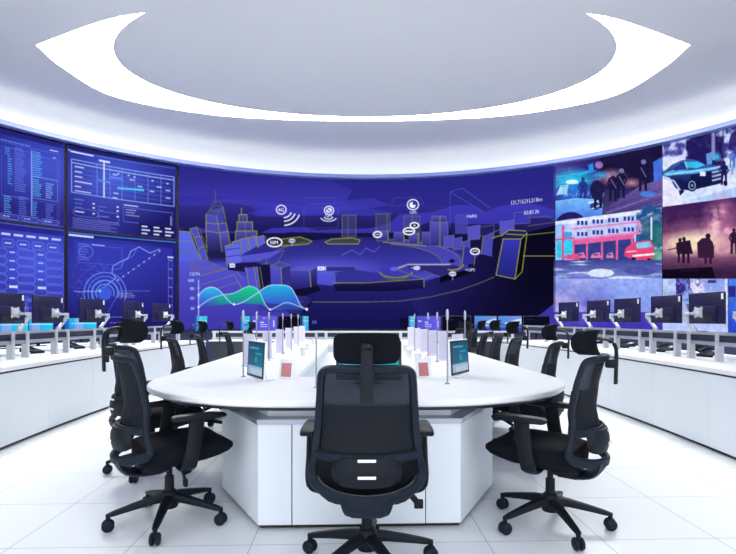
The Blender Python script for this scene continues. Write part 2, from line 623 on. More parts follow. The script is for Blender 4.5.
UR.seg(74, .635, 84, .635, 1., LB, .9); UR.seg(124, .62, 138, .62, 1.1, WH, .85)
UR.block(75, .66, 84, .75, 2, LB, .9); UR.block(98, .66, 108, .75, 2, LB, .9)
UR.seg(75, .78, 84, .78, 1.2, WH, .9); UR.seg(98, .8, 109, .8, 1, LB, .9)
UR.pill(73, .74, 98, .83, .6, LB, .8); UR.pill(98, .74, 119, .86, .6, LB, .8)
for u in (93, 117):
    for t in (.66, .71, .78):
        UR.seg(u, t, u + 1.4, t, 1.5, WH, .95, 1)
UR.box(123.5, .65, 172.5, .83, .7, LB, .8); UR.block(126, .66, 143, .76, 3, WH, .75)
line([UR.p(171, .7), UR.p(171, .82)], 1.2, WH, .7)
UR.block(73, .85, 130, .985, 6, (150, 150, 240), .75, .8, 1.)
UR.quad(139, .82, 173, .985, (30, 24, 84), .9)
for u in (142, 154, 165.5):
    for t in (.865, .91, .955):
        UR.seg(u, t, u + (5.5, 7.5, 5)[int(t * 100) % 3], t, 1.6, WH, .95, 1)

panel_base(LL, (44, 48, 164), (38, 36, 132), (88, 108, 246), 34, 262)
LL.quad(-47, 0, 64.5, .075, (40, 36, 130), .9)
LL.seg(-47, .02, 64.5, .02, .8, (120, 170, 255), .6)
for k in range(8):
    LL.seg(-36 + k * 12.6, .115, -28 + k * 12.6, .115, 2.2, WH, .9, 1)
for c in range(7):
    u = -44 + c * 15
    LL.pill(u + 1, .16, u + 13, .23, .7, LB, .9); LL.seg(u + 4, .195, u + 10, .195, 1.4, WH, .85, 1)
for r in range(7):
    t = .255 + r * .078
    for c in range(4):
        u = -48 + c * 28.5
        LL.seg(u + 1, t + .02, u + 5.5, t + .02, 1.5, (170, 200, 255), .95, 1)
        LL.pill(u + 8, t - .01, u + 26.5, t + .055, .7, LB, .9)
        if r == 4:
            LL.seg(u + 1, t + .02, u + 8, t + .02, 2.6, WH, .95, 1)
for c in range(9):
    u = -44 + c * 14.5 - 5.5
    p = LL.p(u, .80 - .01)
    LL.pill(u - 6.5, .68, u + 6.5, .73, .7, LB, .8)
    ringl(p[0], p[1], 5.2, 5.8, .8, (110, 130, 250), .9)
    ringl(p[0], p[1], 3.2, 3.6, .6, (150, 170, 255), .9, -150, 60)
    disk(p[0] + .8, p[1] - .5, 1.4, 1.5, WH, .95)
    LL.seg(u - 2, .90, u + 2, .90, 1.2, LB, .8, 1)

panel_base(LR, (38, 38, 140), (26, 22, 88), (76, 92, 226), 105, 272)
LR.quad(67.5, 0, 177, .06, (34, 30, 104), .9)
LR.seg(67.5, .03, 177, .03, .9, (90, 180, 250), .8)
LR.seg(69, .055, 93, .055, 2., WH, .95)
poly([LR.p(74, .1), LR.p(173, .1), LR.p(173, 1), LR.p(130, 1), LR.p(74, 1)], vgrad(245, (56, 62, 190), 325, (34, 28, 112)), .6)
LR.block(79, .12, 91, .3, 7, LB, .9); LR.block(92, .11, 113, .15, 1, WH, .9)
ringl(86, 252, 7, 6, .7, LB, .9); LR.box(78, .14, 122, .32, .5, LB, .6)
for q in range(26):
    x, y = random.uniform(75, 118), random.uniform(262, 300)
    line([(x, y), (x + random.uniform(-9, 9), y + random.uniform(-7, 7)), (x + random.uniform(-12, 12), y + random.uniform(-9, 9))], .5, (80, 96, 220), .7)
line([(160, 249), (150, 253), (139, 247), (131, 251), (128, 258), (120, 262), (113, 266), (112, 273), (116, 278), (108, 284), (97, 291)], .9, (140, 170, 255), .9)
line([(137, 248), (133, 256), (124, 261), (121, 268), (112, 270)], .6, (110, 140, 250), .8)
for k in range(9):
    disk(118 + k * 5.2, 280 - k * 3.6, .8, .8, WH, .9)
line([(118, 280), (160, 251)], .4, LB, .8)
for r_, w_ in ((9, 1.2), (13, 1.6), (17, .8), (21, 1.)):
    ringl(105, 293, r_, r_ * .98, w_, (100, 140, 255), .9, 150, 380)
disk(105, 293, 7, 7, (70, 100, 235), .8)
disk(100, 291, 1.4, 1.4, (120, 220, 255), .9)
line([(120, 291), (150, 291)], .7, LB, .9); LR.block(119, .6, 138, .66, 3, WH, .5)
line([(74, 291), (80, 292), (88, 291), (97, 292)], .9, (160, 180, 255), .8)
line([(108, 312), (116, 298), (121, 288)], .6, LB, .7)
line([(168.5, 258), (168.5, 322)], .6, LB, .9); line([(172.5, 259), (172.5, 322)], .6, LB, .7)
for k in range(7):
    line([(169, 260 + k * 9), (172, 260.5 + k * 9)], 1.2, LB, .9)
LR.seg(168, .2, 173, .2, 1.6, WH, .9, 1)
LR.dashes(110, 125, .86, 1, LB, .9); LR.dashes(110, 123, .92, 1, LB, .9)

# ---- the big city map in the middle ---------------------------------------
CLIP[:] = [178, 150, 555.4, 345]
OL, OL2 = (140, 148, 66), (104, 110, 92)
rect(178, 150, 556, 345, vgrad(178, (40, 38, 130), 205, (56, 52, 166)))
poly([(178, 150), (330, 150), (360, 196), (320, 204), (240, 198), (178, 196)], vgrad(170, (48, 44, 142), 205, (64, 60, 184)), .6)
poly([(300, 150), (556, 150), (556, 232), (480, 225), (400, 214), (345, 204), (352, 190), (330, 180)], vgrad(175, (40, 38, 132), 225, (44, 42, 140)), .9)
# clouds and dark bands
poly([(178, 205), (200, 206), (220, 203), (250, 203), (268, 209), (248, 213), (256, 216), (285, 217), (300, 216), (340, 215), (370, 216), (400, 212), (430, 206), (470, 208), (500, 205), (556, 204), (556, 240), (178, 240)], vgrad(204, (52, 46, 140), 236, (26, 22, 78)))
poly([(206, 200), (240, 198), (300, 205), (372, 198), (390, 205), (330, 214), (260, 214), (250, 206)], (66, 60, 186), .6)
poly([(178, 228), (200, 228), (215, 230), (258, 234), (272, 228), (300, 227), (318, 230), (345, 229), (372, 228), (390, 223), (400, 214), (432, 212), (455, 205), (470, 205), (485, 212), (500, 206), (530, 203), (556, 210), (556, 218), (520, 218), (500, 224), (470, 224), (430, 222), (400, 232), (372, 234), (330, 233), (290, 232), (262, 238), (178, 240)], (64, 58, 188), .8)
rect(178, 233, 556, 262, vgrad(232, (24, 20, 66), 262, (18, 14, 48)), .95)
# ground
poly([(178, 250), (300, 243), (400, 240), (470, 250), (556, 262), (556, 345), (178, 345)], vgrad(245, (48, 45, 138), 322, (22, 20, 80)))
poly([(200, 240), (232, 240), (226, 262), (200, 262)], (14, 10, 36), .9)
rect(178, 258, 300, 345, (76, 76, 208), lambda X, Y: np.clip((292 - X) / 70, 0, 1) * np.clip((Y - 256) / 12, 0, 1) * .75)
# dark right-hand part of the picture
poly([(440, 345), (410, 300), (430, 280), (470, 262), (500, 240), (556, 225), (556, 345)], hgrad(420, (34, 30, 104), 530, (10, 8, 30)), .95)
rect(400, 296, 556, 345, lambda X, Y: np.broadcast_to(np.array((14, 11, 46), np.float32) / 255, X.shape + (3,)), lambda X, Y: np.clip((X - 420) / 110, 0, 1) * np.clip((Y - 285) / 30, 0, 1) * .9)
# plaza
disk(362, 262, 96, 25, vgrad(240, (40, 38, 122), 280, (74, 74, 200)))
disk(362, 260, 84, 20, vgrad(244, (44, 42, 130), 276, (66, 66, 186)))
glow(328, 270, 66, 16, (104, 106, 238), .75)
ringl(362, 262, 96, 25, 1., OL2, .8, 150, 235); ringl(372, 262, 88, 24, 1., OL, .9, -75, 30)
poly(arc(372, 266, 96, 28, -80, 20) + arc(380, 264, 62, 20, 20, -80), (84, 80, 196), .6)
line(arc(380, 264, 62, 20, -80, 60), .9, OL2, .9)
# left block of houses
poly([(178, 231), (190, 232), (197, 252), (205, 268), (216, 272), (225, 345), (178, 345)], vgrad(230, (92, 110, 232), 320, (66, 62, 186)))
glow(205, 285, 80, 50, (96, 104, 238), .45)
poly([(180, 229), (188, 228), (190, 231), (180, 231)], (30, 26, 70))
line([(180, 231), (190, 232), (197, 252), (203, 262)], .8, OL); line([(179, 241), (192, 241)], .7, OL); line([(179, 253), (196, 252)], .7, OL2)
for p in ([(190, 229), (197, 227), (200, 236), (194, 238)], [(194, 238), (200, 236), (204, 246), (198, 249)], [(198, 249), (204, 246), (208, 259), (202, 262)]):
    poly(p, (78, 80, 196)); line(p, .7, OL, .9, True)
for p in ([(197, 227), (200, 230), (203, 238), (200, 236)], [(200, 236), (203, 238), (207, 248), (204, 246)]):
    poly(p, (40, 36, 110)); line(p, .6, OL, .8, True)
poly([(178, 262), (204, 260), (228, 268), (262, 284), (278, 306), (300, 320), (178, 345)], vgrad(258, (88, 86, 214), 318, (64, 58, 172)))
for q in ((190, 263, 207, 260, 216, 265, 200, 268), (190, 266, 200, 270, 226, 268, 200, 275)):
    line([q[0:2], q[2:4], q[4:6], q[6:8]], .7, OL2, .9, True)
for k, (x, y) in enumerate(((200, 276), (200, 285), (204, 293), (215, 300))):
    line([(x, y), (x + 34, y - 9 - k), (x + 42, y + 3)], .7, OL, .6)
# tall spire towers
poly([(206, 214), (216, 208), (223, 207), (224, 222), (226, 223), (229, 232), (231, 250), (222, 252), (207, 252)], (66, 66, 170))
poly([(206, 215), (216.5, 216), (218, 224), (206, 223)], (74, 76, 184)); poly([(206, 223), (218, 224), (219.5, 233), (206, 231)], (74, 74, 178)); poly([(206, 231), (219.5, 233), (222, 252), (207, 252)], vgrad(231, (72, 70, 168), 252, (38, 32, 86)))
poly([(219.5, 233), (228, 231), (231, 248), (222, 252)], vgrad(231, (92, 90, 196), 252, (44, 40, 100)))
for q in ([(206, 223), (218, 224), (226, 223)], [(206, 231), (219.5, 233), (228, 231)], [(206, 214), (206, 231), (207, 252)], [(216.5, 216), (218, 224), (219.5, 233), (222, 252)], [(223, 207), (226, 223), (228, 231), (231, 248)]):
    line(q, .8, OL, .9)
for q in ([(206, 214), (216, 205), (223, 207)], [(206, 215), (216.5, 216), (223, 207)], [(210, 209), (214, 202), (220, 202), (223, 207)], [(215.3, 191), (215.3, 203)], [(208, 210), (219, 211)]):
    line(q, .7, OL2, .9)
for (x0, y0, x1, y1, xm) in ((239, 214.5, 247, 222, 243), (237, 222, 252.5, 231, 245), (235.5, 231, 257, 241, 246)):
    rect(x0, y0, x1, y1, vgrad(y0, (80, 78, 176), y1, (56, 52, 130)))
    line([(x0, y0), (x1, y0), (x1, y1), (x0, y1)], .8, OL, .9, True); line([(xm, y0), (xm, y1)], .7, OL, .7)
line([(241.5, 208), (241.5, 215)], .9, OL, .9)
# curved row of houses
for k, (x, y, w_, h_) in enumerate(((225, 246, 9, 20), (232, 242, 9, 17), (240, 239.5, 9, 15), (248, 238, 9, 12), (256, 237.5, 9, 10))):
    poly([(x, y), (x + w_ - 2, y - 2), (x + w_, y + h_ - 4), (x + 2, y + h_)], (94, 98, 216)); poly([(x + w_ - 2, y - 2), (x + w_ + 1, y), (x + w_ + 3, y + h_ - 5), (x + w_, y + h_ - 4)], (60, 56, 150))
    line([(x, y), (x + w_ - 2, y - 2), (x + w_ + 1, y)], .8, OL, .95); line([(x + w_ - 2, y - 2), (x + w_, y + h_ - 4)], .6, OL, .8); line([(x, y), (x + 2, y + h_)], .8, OL, .9)
poly([(225, 246), (240, 244), (242, 262), (230, 264), (226, 258)], (98, 106, 228)); line([(225, 250), (240, 248)], .7, (50, 46, 130)); line([(226, 257), (240, 255)], .7, (50, 46, 130))
poly([(240, 256), (270, 252), (284, 250), (270, 258), (256, 262), (243, 262)], (84, 84, 205))
poly([(228, 264), (256, 262), (264, 266), (246, 272), (228, 270)], (28, 24, 76))
line([(256, 258), (264, 263), (276, 266), (284, 250)], .8, OL2, .8)
# front cubes
poly([(244, 268), (262, 266), (267, 290), (252, 290)], (80, 80, 204)); poly([(258, 266), (270, 264), (272, 290), (260, 292)], (22, 18, 60))
for x in (246, 254, 257, 260):
    line([(x, 267), (x + 3.5, 290)], .8, OL, .8)
poly([(270, 266), (281, 268), (282, 287), (271, 287)], vgrad(266, (84, 84, 206), 288, (62, 60, 170))); poly([(281, 268), (290, 265), (291, 285), (282, 287)], (52, 48, 132)); line([(270, 266), (280, 262), (290, 265), (281, 268), (270, 266)], .8, OL2, .9); line([(281, 268), (282, 287)], .8, OL, .9)
poly([(290, 270), (310, 271), (311, 288), (292, 290)], vgrad(268, (74, 74, 190), 290, (34, 30, 100))); poly([(310, 271), (317, 267), (317, 286), (311, 288)], vgrad(266, (66, 62, 170), 288, (24, 20, 70))); poly([(290, 270), (300, 266), (317, 267), (310, 271)], (88, 88, 210)); line([(310, 271), (311, 288)], 1., OL, .95); line([(290, 270), (310, 271), (317, 267)], .6, OL2, .8)
poly([(292, 290), (318, 286), (321, 290), (305, 296), (294, 295)], (16, 12, 44), .9)
# flat platforms
poly([(335, 272), (356, 270), (424, 279), (424, 283), (336, 284)], (52, 50, 148)); poly([(333, 284), (424, 279), (424, 288), (396, 291), (336, 291)], vgrad(282, (26, 23, 82), 292, (15, 13, 50)))
line([(333, 283), (365, 283), (424, 279)], .9, OL, .85); line([(424, 279), (424, 287)], .9, OL, .9); line([(337, 272), (333, 283)], .6, OL2, .7)
rect(326, 267, 355, 271, (50, 46, 140)); line([(326, 266.5), (356, 266.5)], .7, OL2, .8)
disk(396, 270, 17, 6, (62, 60, 172)); ringl(396, 272, 16, 5.5, 1.2, OL, .9, 0, 180); ringl(396, 275, 13, 4.5, 1.2, (96, 104, 60), .8, 0, 170); disk(394, 269, 4, 2, (96, 110, 250), .8)
line([(398, 268), (408, 264.5), (450, 264.5)], 1.5, (180, 180, 190), .9); line([(408, 265), (398, 270), (424, 279)], .9, OL2, .9)
poly([(408, 266), (455, 265), (462, 268), (440, 276), (424, 271), (410, 270)], (44, 40, 118)); line(arc(452, 262, 12, 8, 20, 110), 1.4, OL, .9)
poly([(440, 277), (464, 270), (472, 273), (440, 283)], (10, 8, 26)); line([(424, 270.5), (440, 277)], .7, OL2, .8)
disk(452, 261, 3, 1.8, (20, 16, 60))
line([(290, 302), (325, 302), (368, 302), (400, 301), (430, 297), (460, 290), (480, 283), (494, 277)], .9, OL2, .85)
poly([(296, 308), (308, 298), (313, 301), (305, 312)], (16, 12, 50), .8); poly([(262, 296), (306, 296), (312, 300), (300, 314), (258, 310)], (54, 50, 142), .6)
line([(342, 255), (352, 250), (360, 255), (366, 248), (374, 252), (380, 246)], .6, (120, 124, 250), .8)
# far towers, right half
for (x0, y0, x1, y1, xm) in ((342, 215, 356, 237, 348), (376, 214, 390, 231, 387), (404, 216, 420, 232, 412)):
    rect(x0, y0, x1, y1, (70, 74, 130), .55); line([(x0, y0), (x1, y0), (x1, y1), (x0, y1)], .7, OL, .75, True); line([(xm, y0), (xm, y1)], .6, OL, .7)
for q in ([(325, 242), (332, 239), (352, 238), (360, 240), (358, 244), (328, 244)], [(275, 243), (282, 239), (300, 237), (312, 241), (308, 244), (282, 246)]):
    poly(q, (74, 82, 44), .6); line(q, 1., OL, .95, True)
for q in ([(305, 198), (336, 198), (334, 204), (307, 204)], [(304, 208), (338, 208), (338, 228), (304, 228)], [(394, 198), (420, 197), (424, 204), (390, 206)]):
    line(q, .5, (88, 90, 170), .7, True)
for (x0, y0, x1, y1, xm) in ((377, 231, 388, 241, 388), (394, 232, 404, 242, 404), (409, 233, 420, 244, 418), (422, 232, 432, 246, 431), (430, 222, 448, 246, 440), (432, 216, 446, 222, 440)):
    rect(x0, y0, x1, y1, vgrad(y0, (84, 84, 184), y1, (50, 46, 128))); line([(x0, y0), (x1, y0), (x1, y1), (x0, y1)], .7, (120, 126, 130), .8, True); line([(xm, y0), (xm, y1)], .8, OL, .8)
line([(383, 242), (400, 244), (426, 246)], 1., OL, .9)
line([(450, 228), (450, 192), (462, 188), (490, 208)], .6, (96, 100, 190), .8); line([(450, 192), (484, 212)], .6, (96, 100, 190), .8)
rect(455, 214, 468, 234, (74, 74, 176), .8)
for (x0, y0, x1, y1, c_) in ((468, 226, 480, 240, (86, 82, 196)), (480, 226, 494, 236, (36, 30, 96)), (444, 236, 454, 248, (80, 78, 186)), (453, 238, 462, 250, (76, 74, 178)), (462, 241, 470, 252, (76, 74, 178)), (500, 221, 514, 234, (84, 82, 196)), (514, 212, 530, 224, (60, 56, 176))):
    poly([(x0, y0 + 1), (x1, y0 - 1), (x1, y1 - 1), (x0, y1)], c_); line([(x0, y0 + 1), (x1, y0 - 1), (x1, y1 - 1), (x0, y1)], .6, (118, 122, 140), .75, True)
poly([(483, 237), (494, 232), (496, 246), (494, 257), (481, 254)], (74, 72, 178)); line([(483, 237), (494, 232), (503, 228)], .8, OL2, .9); line([(483, 237), (481, 254)], .8, OL, .8)
poly([(493, 239), (502, 236), (503, 262), (492, 256)], (20, 16, 52)); line([(492, 238), (502, 235)], 1.2, OL, .9)
poly([(462, 246), (474, 249), (473, 264), (462, 264)], (48, 46, 150)); line([(464, 246), (462, 264)], 1, OL, .8); line([(476, 247), (474, 265)], 1, OL, .8)
# big tower
poly([(503, 239), (521, 239), (515, 279), (496, 275)], vgrad(238, (52, 56, 180), 280, (34, 34, 118))); poly([(521, 239), (527, 233), (522, 272), (515, 279)], (8, 7, 20))
poly([(501, 236), (509, 230), (526, 231), (527, 235), (521, 239), (503, 239)], (30, 30, 88))
for q in ([(503, 239), (496, 275), (515, 279), (521, 239), (503, 239)], [(521, 239), (527, 233), (522, 272), (515, 279)], [(501, 236), (509, 230), (526, 231)], [(506, 234), (524, 235)]):
    line(q, 1., (150, 156, 66), .95)
line([(527, 235), (556, 232)], .8, OL, .9); line([(523, 256), (556, 256)], .9, OL, .9); line([(528, 226), (556, 222)], .8, OL2, .8); line([(527, 218), (548, 216), (556, 222)], .7, OL2, .8)
poly([(546, 310), (556, 302), (556, 345), (520, 345), (530, 322)], (66, 58, 180), .9)
# lower dark band behind the far desks
rect(400, 318, 530, 345, (12, 10, 34), .7)
# graph
gx = lambda k: 198.5 + k * .2717
def bump(x0, x1, yt, yb, n=24):
    return [(x0 + (x1 - x0) * i / n, yb + (yt - yb) * math.sin(math.pi * i / n) ** 1.0) for i in range(n + 1)]
c1 = [tuple(q) for q in cr([(198.5, 295), (206, 288.5), (214, 287.5), (221, 292), (228, 300), (234, 304.3), (243, 302), (256, 294), (268, 286), (280, 285), (290, 287), (296, 296), (301, 306), (307, 309.5)], 6)]
c2 = [tuple(q) for q in cr([(198.5, 307), (210, 299), (222, 295), (234, 293), (246, 287), (252, 286.5), (259, 291), (264, 302), (270, 309.5), (278, 306), (287, 302.5), (298, 306), (307, 309.5)], 6)]
poly([q for q in c1 if q[0] <= 234] + [(234, 304), (216, 300), (198.5, 306)], vgrad(286, (40, 210, 236), 304, (70, 84, 220)), .95)
poly([q for q in c1 if q[0] >= 243] + [(300, 306), (268, 303), (250, 300)], vgrad(284, (30, 206, 240), 306, (64, 84, 210)), .9)
poly([q for q in c2 if q[0] <= 270] + [(262, 304.5), (240, 303), (198.5, 307)], lambda X, Y: vgrad(285, (20, 226, 130), 306, (36, 130, 160))(X, Y), lambda X, Y: np.clip((X - 200) / 22, .25, .95))
poly([q for q in c2 if q[0] >= 270] + [(307, 309.5)], (50, 110, 200), .5)
line(c1, .9, (190, 220, 255), .95); line(c2, .9, (170, 214, 250), .9)
for x, y in ((234, 304.3), (270, 309.5), (198.5, 307), (198.5, 295), (307, 309.5)):
    disk(x, y, 1.1, 1.1, (240, 248, 255))
rect(305.5, 308, 308, 310.5, (240, 248, 255))
line([(198.5, 280), (198.5, 318)], .8, (180, 205, 255), .9)
for y in (288, 297, 307):
    line([(197, y), (200, y)], .7, (190, 210, 255), .9)
TB = (168, 196, 250)
text('GDN', 189.5, 275.5, 4.6, TB); text('100', 187.5, 282, 4.4, TB); text('80', 190, 290, 4.2, TB); text('60', 190, 299.5, 4.2, TB); text('30', 190, 309.8, 4.2, TB)
text('19', 311.5, 324, 5, (110, 140, 240), 0, .9)
# icons
def badge(x, y, r_):
    ringl(x, y, r_, r_ * .92, 1.1, (245, 248, 255))
badge(281.3, 209.7, 4.8); text('4G', 278, 211.5, 5, (245, 248, 255))
for r_ in (8, 12, 16.5):
    line(arc(283.5, 210.5, r_, r_ * .9, 18, 86, 16), 1.3, (235, 240, 255))
badge(329, 210.5, 4.6); disk(329, 210.5, 3, 2.8, (225, 232, 255)); line([(326.5, 208), (331, 213)], .9, (60, 60, 180)); text('GPS', 325, 217.4, 4.2, (220, 228, 255))
for r_ in (5, 8.5):
    line(arc(328.5, 216, r_, r_ * .62, 25, 155, 16), 1.1, (210, 220, 255))
badge(413, 204.7, 5.6); disk(412.6, 205, 3.2, 3.2, (245, 248, 255)); disk(414.2, 203.4, 1.7, 1.7, (54, 52, 160)); text('GPS', 409.5, 213.8, 4.2, (220, 228, 255))
def oval(x, y, rx, ry, s=None, sz=4.):
    disk(x, y, rx, ry, (30, 28, 80)); ringl(x, y, rx, ry, 1.4, (248, 250, 255))
    if s:
        text(s, x - len(s) * sz * .29, y + sz * .36, sz, (250, 252, 255))
oval(274.5, 242.3, 7.4, 4.4, 'BIM', 5.2); disk(292, 240.8, 3.6, 2.2, (200, 206, 240)); line([(289, 240.8), (295, 240.8)], .8, (70, 70, 150)); line([(292, 243), (292, 246)], .5, WH)
oval(377.5, 234.5, 4., 2.8); line([(375, 234.5), (380, 234.5)], 1., WH); oval(409, 231.2, 5.6, 3.4); line([(405, 231.2), (413, 231.2)], 1.8, (236, 240, 255)); oval(414.5, 225.4, 4.2, 2.7); disk(414.5, 225.4, 1., 1., WH)
oval(475, 251.5, 4.4, 2.9); line([(472.5, 252), (475, 250.8), (477.5, 251.6)], 1., WH); disk(452.6, 273.8, 3.6, 2.6, (210, 214, 240)); line([(450, 273.8), (455, 273.8)], .8, (80, 80, 160)); line([(452.6, 276), (452.6, 280)], .5, WH)
disk(417, 268, 3.4, 2.2, (200, 206, 240)); line([(411, 268.5), (414, 267), (414, 270)], .7, WH)
rect(229.5, 263.4, 235, 267.6, (236, 238, 252)); line([(231, 265.5), (233.5, 265.5)], .9, (110, 110, 190)); rect(317.5, 266.6, 324.5, 270.2, (240, 242, 255)); line([(319, 268.4), (322, 268.4)], 1., (130, 130, 220)); line([(325.5, 266.8), (325.5, 270)], .8, WH)
text('121,713,213,213km', 510.5, 204.8, 5.6, (246, 248, 255), -.12, 1, .72, .07)
text('83.83.26', 524, 214.8, 5.4, (224, 230, 255), -.12, 1, .82, .08)
text('+BAS:', 466, 218, 4.6, (224, 230, 255), -.06); text('+GPS:', 465, 271.4, 4.2, (224, 230, 255), -.03)

# ---- right hand camera pictures --------------------------------------------
up_b = lambda u: 221.5 + (u - 555) * -.1345
lo_b = lambda u: 279.0
rb = lambda u: low_px(u)
def fig(x, y, h, c, al=1., lean=0):
    """a small standing figure, feet at (x, y)"""
    disk(x + lean, y - h * .925, h * .068, h * .08, c, al)
    disk(x + lean * .7, y - h * .70, h * .13, h * .17, c, al)
    disk(x + lean * .4, y - h * .55, h * .11, h * .14, c, al)
    for s in (-1, 1):
        poly([(x + s * h * .02, y - h * .54), (x + s * h * .13, y - h * .5), (x + s * h * .13, y - h * .02), (x + s * h * .16, y), (x + s * h * .05, y), (x + s * h * .04, y - h * .2)], c, al)
        line([(x + s * h * .12 + lean * .7, y - h * .78), (x + s * h * .18, y - h * .6), (x + s * h * .10, y - h * .48)], h * .055, c, al)

# police street, upper left
CLIP[:] = [554, 100, 662.4, 225]
rect(554, 100, 664, 230, vgrad(160, (28, 22, 66), 215, (70, 62, 120)))
rect(554, 150, 600, 200, hgrad(556, (90, 70, 170), 600, (40, 34, 110)), .8)
rect(600, 140, 664, 190, (26, 20, 58), speck(N_MD, .3, .6))
for k in range(5):
    line([(556, 172 + k * 5), (596, 166 + k * 4.5)], 1.2, (150, 130, 220) if k % 2 else (40, 30, 110), .6)
poly([(588, 165), (593, 163), (594, 172), (578, 176), (578, 173), (589, 170)], (40, 140, 230)); disk(599, 165, 4, 3.6, (170, 130, 200), .8)
poly([(653, 162), (664, 156), (664, 180), (654, 183)], (70, 110, 220)); rect(649, 158, 653, 186, (30, 24, 70))
poly([(600, 212), (640, 186), (664, 178), (664, 225), (600, 225)], vgrad(180, (110, 90, 160), 222, (64, 52, 116)))
for k in range(6):
    line([(606, 210 + k * 3), (664, 188 + k * 5)], 1.4, (150, 124, 190) if k % 2 else (66, 50, 120), .55)
disk(648, 194, 8, 3, (70, 130, 230), .8)
glow(573, 184, 26, 18, (40, 230, 255), 1., .7); glow(612, 177, 16, 10, (240, 150, 170), .9); glow(600, 175, 12, 5, (60, 190, 255), .9); glow(632, 183, 14, 6, (230, 150, 170), .8)
disk(572, 182, 6, 2.4, (220, 255, 255), .95)
poly([(556, 188), (562, 184), (600, 184), (600, 203), (556, 205)], (44, 60, 190), .55)
poly([(557, 195), (561, 187), (567, 186), (566, 194)], (150, 210, 250)); line([(557, 195), (561, 186), (568, 185), (566, 195)], 1, (200, 230, 255), .9)
for k in range(14):
    x = 564 + k * 3; line([(x, 197 - k % 3), (x + 1, 192 + k % 4)], .9, (150, 200, 255), .7)
fig(583, 203, 26, (40, 46, 130), .9)
poly([(555, 201), (575, 198), (596, 199), (603, 205), (602, 214), (598, 226), (555, 228)], vgrad(198, (120, 190, 250), 222, (64, 110, 220))); disk(595, 206, 5, 4, (50, 60, 130)); line([(589, 203), (598, 201)], 1.4, (220, 240, 255)); line([(592, 209), (602, 204)], 1.2, (210, 235, 255))
poly(arc(571, 224, 15, 12, 180, 360), (36, 28, 96)); disk(571, 226, 10, 8, (60, 70, 150)); ringl(571, 226, 7, 6, 1.2, (130, 190, 250), .8)
for x, y, h in ((598, 208, 30), (613, 201, 29), (621, 198, 29), (643, 191, 31)):
    fig(x, y, h, (26, 22, 60)); disk(x + .5, y - h * .94, 2.6, 2.4, (120, 120, 170), .9); line([(x - 2, y - h * .75), (x + 3, y - h * .45)], 1.2, (130, 130, 190), .7)
disk(597, 190, 7, 10, (30, 28, 72), .9)
# pickup, upper right
CLIP[:] = [662.4, 80, 800, 232]
rect(662, 90, 800, 232, vgrad(140, (196, 208, 250), 205, (226, 236, 255)))
rect(662, 110, 690, 175, (70, 70, 150), speck(N_SM, .45, .7)); rect(686, 100, 724, 168, (34, 26, 88), speck(N_SM, .25, .55)); disk(704, 150, 17, 20, (34, 26, 92), .85); disk(690, 168, 9, 7, (60, 44, 110), .7)
rect(722, 110, 800, 178, (56, 50, 130), speck(N_SM, .5, .72)); disk(738, 143, 9, 13, (40, 30, 100), .9)
rect(711.5, 128, 715, 160, (130, 134, 190)); rect(722, 164, 800, 172, (150, 190, 230), .6)
poly([(662, 184), (720, 182), (800, 168), (800, 235), (662, 235)], vgrad(182, (216, 228, 255), 208, (196, 214, 252))); poly([(690, 200), (740, 186), (800, 178), (800, 190), (720, 200)], (150, 190, 240), .6)
glow(678, 164, 15, 8, (255, 235, 255), 1.)
poly([(663, 173), (667, 169), (672, 164.6), (681, 160.4), (690, 159), (698, 160.5), (705.6, 164.8), (714, 165), (722, 165.8), (723.4, 172), (722.8, 183), (706, 187), (690, 190.5), (678, 189), (664, 181)], vgrad(164, (58, 96, 170), 184, (22, 24, 80)))
poly([(663.5, 173), (673, 170), (690, 170), (712, 167), (722, 166), (716, 169.5), (696, 173.5), (676, 175), (664, 177)], (86, 176, 232), .9)
poly([(685, 161.8), (697, 161.6), (705.4, 165), (697, 168), (688, 167.6)], (54, 188, 232)); poly([(674, 168), (681, 162.6), (684, 162), (686.6, 168.6), (675, 171)], (36, 60, 140))
line([(684.6, 161.6), (687.4, 168.4)], .9, (170, 226, 255)); line([(666, 174.4), (690, 171.8), (712, 168.6)], 1.2, (170, 232, 255), .9)
poly([(690, 175), (711, 171), (712, 184), (692, 188)], (20, 20, 66), .85); rect(700, 171.6, 705.5, 176, (214, 228, 252)); disk(692, 185.4, 5, 6.2, (18, 15, 52)); ringl(692, 185.4, 3.2, 4.2, 1., (150, 176, 228), .9); disk(692, 185.4, 1.2, 1.6, (120, 140, 200))
for k in range(4):
    line([(712.5, 168.5 + k * 4), (722.5, 166 + k * 4)], 1.5, (200, 206, 240), .9)
poly([(706, 154), (712, 152), (712, 164), (707, 165)], (90, 150, 220)); glow(717, 157, 5, 6, (60, 220, 255), 1.); fig(724, 185, 24, (30, 26, 84)); disk(725.5, 183, 2, 3, (24, 20, 60)); fig(736, 166, 20, (60, 70, 160)); fig(732, 168, 18, (90, 120, 200))
poly([(663, 176), (670, 178), (682, 200), (682, 212), (663, 212)], (226, 226, 252)); poly([(676, 178), (683, 181), (684, 192), (680, 196)], (30, 24, 76)); line([(664, 178), (674, 181), (680, 190)], 1.6, (170, 200, 245))
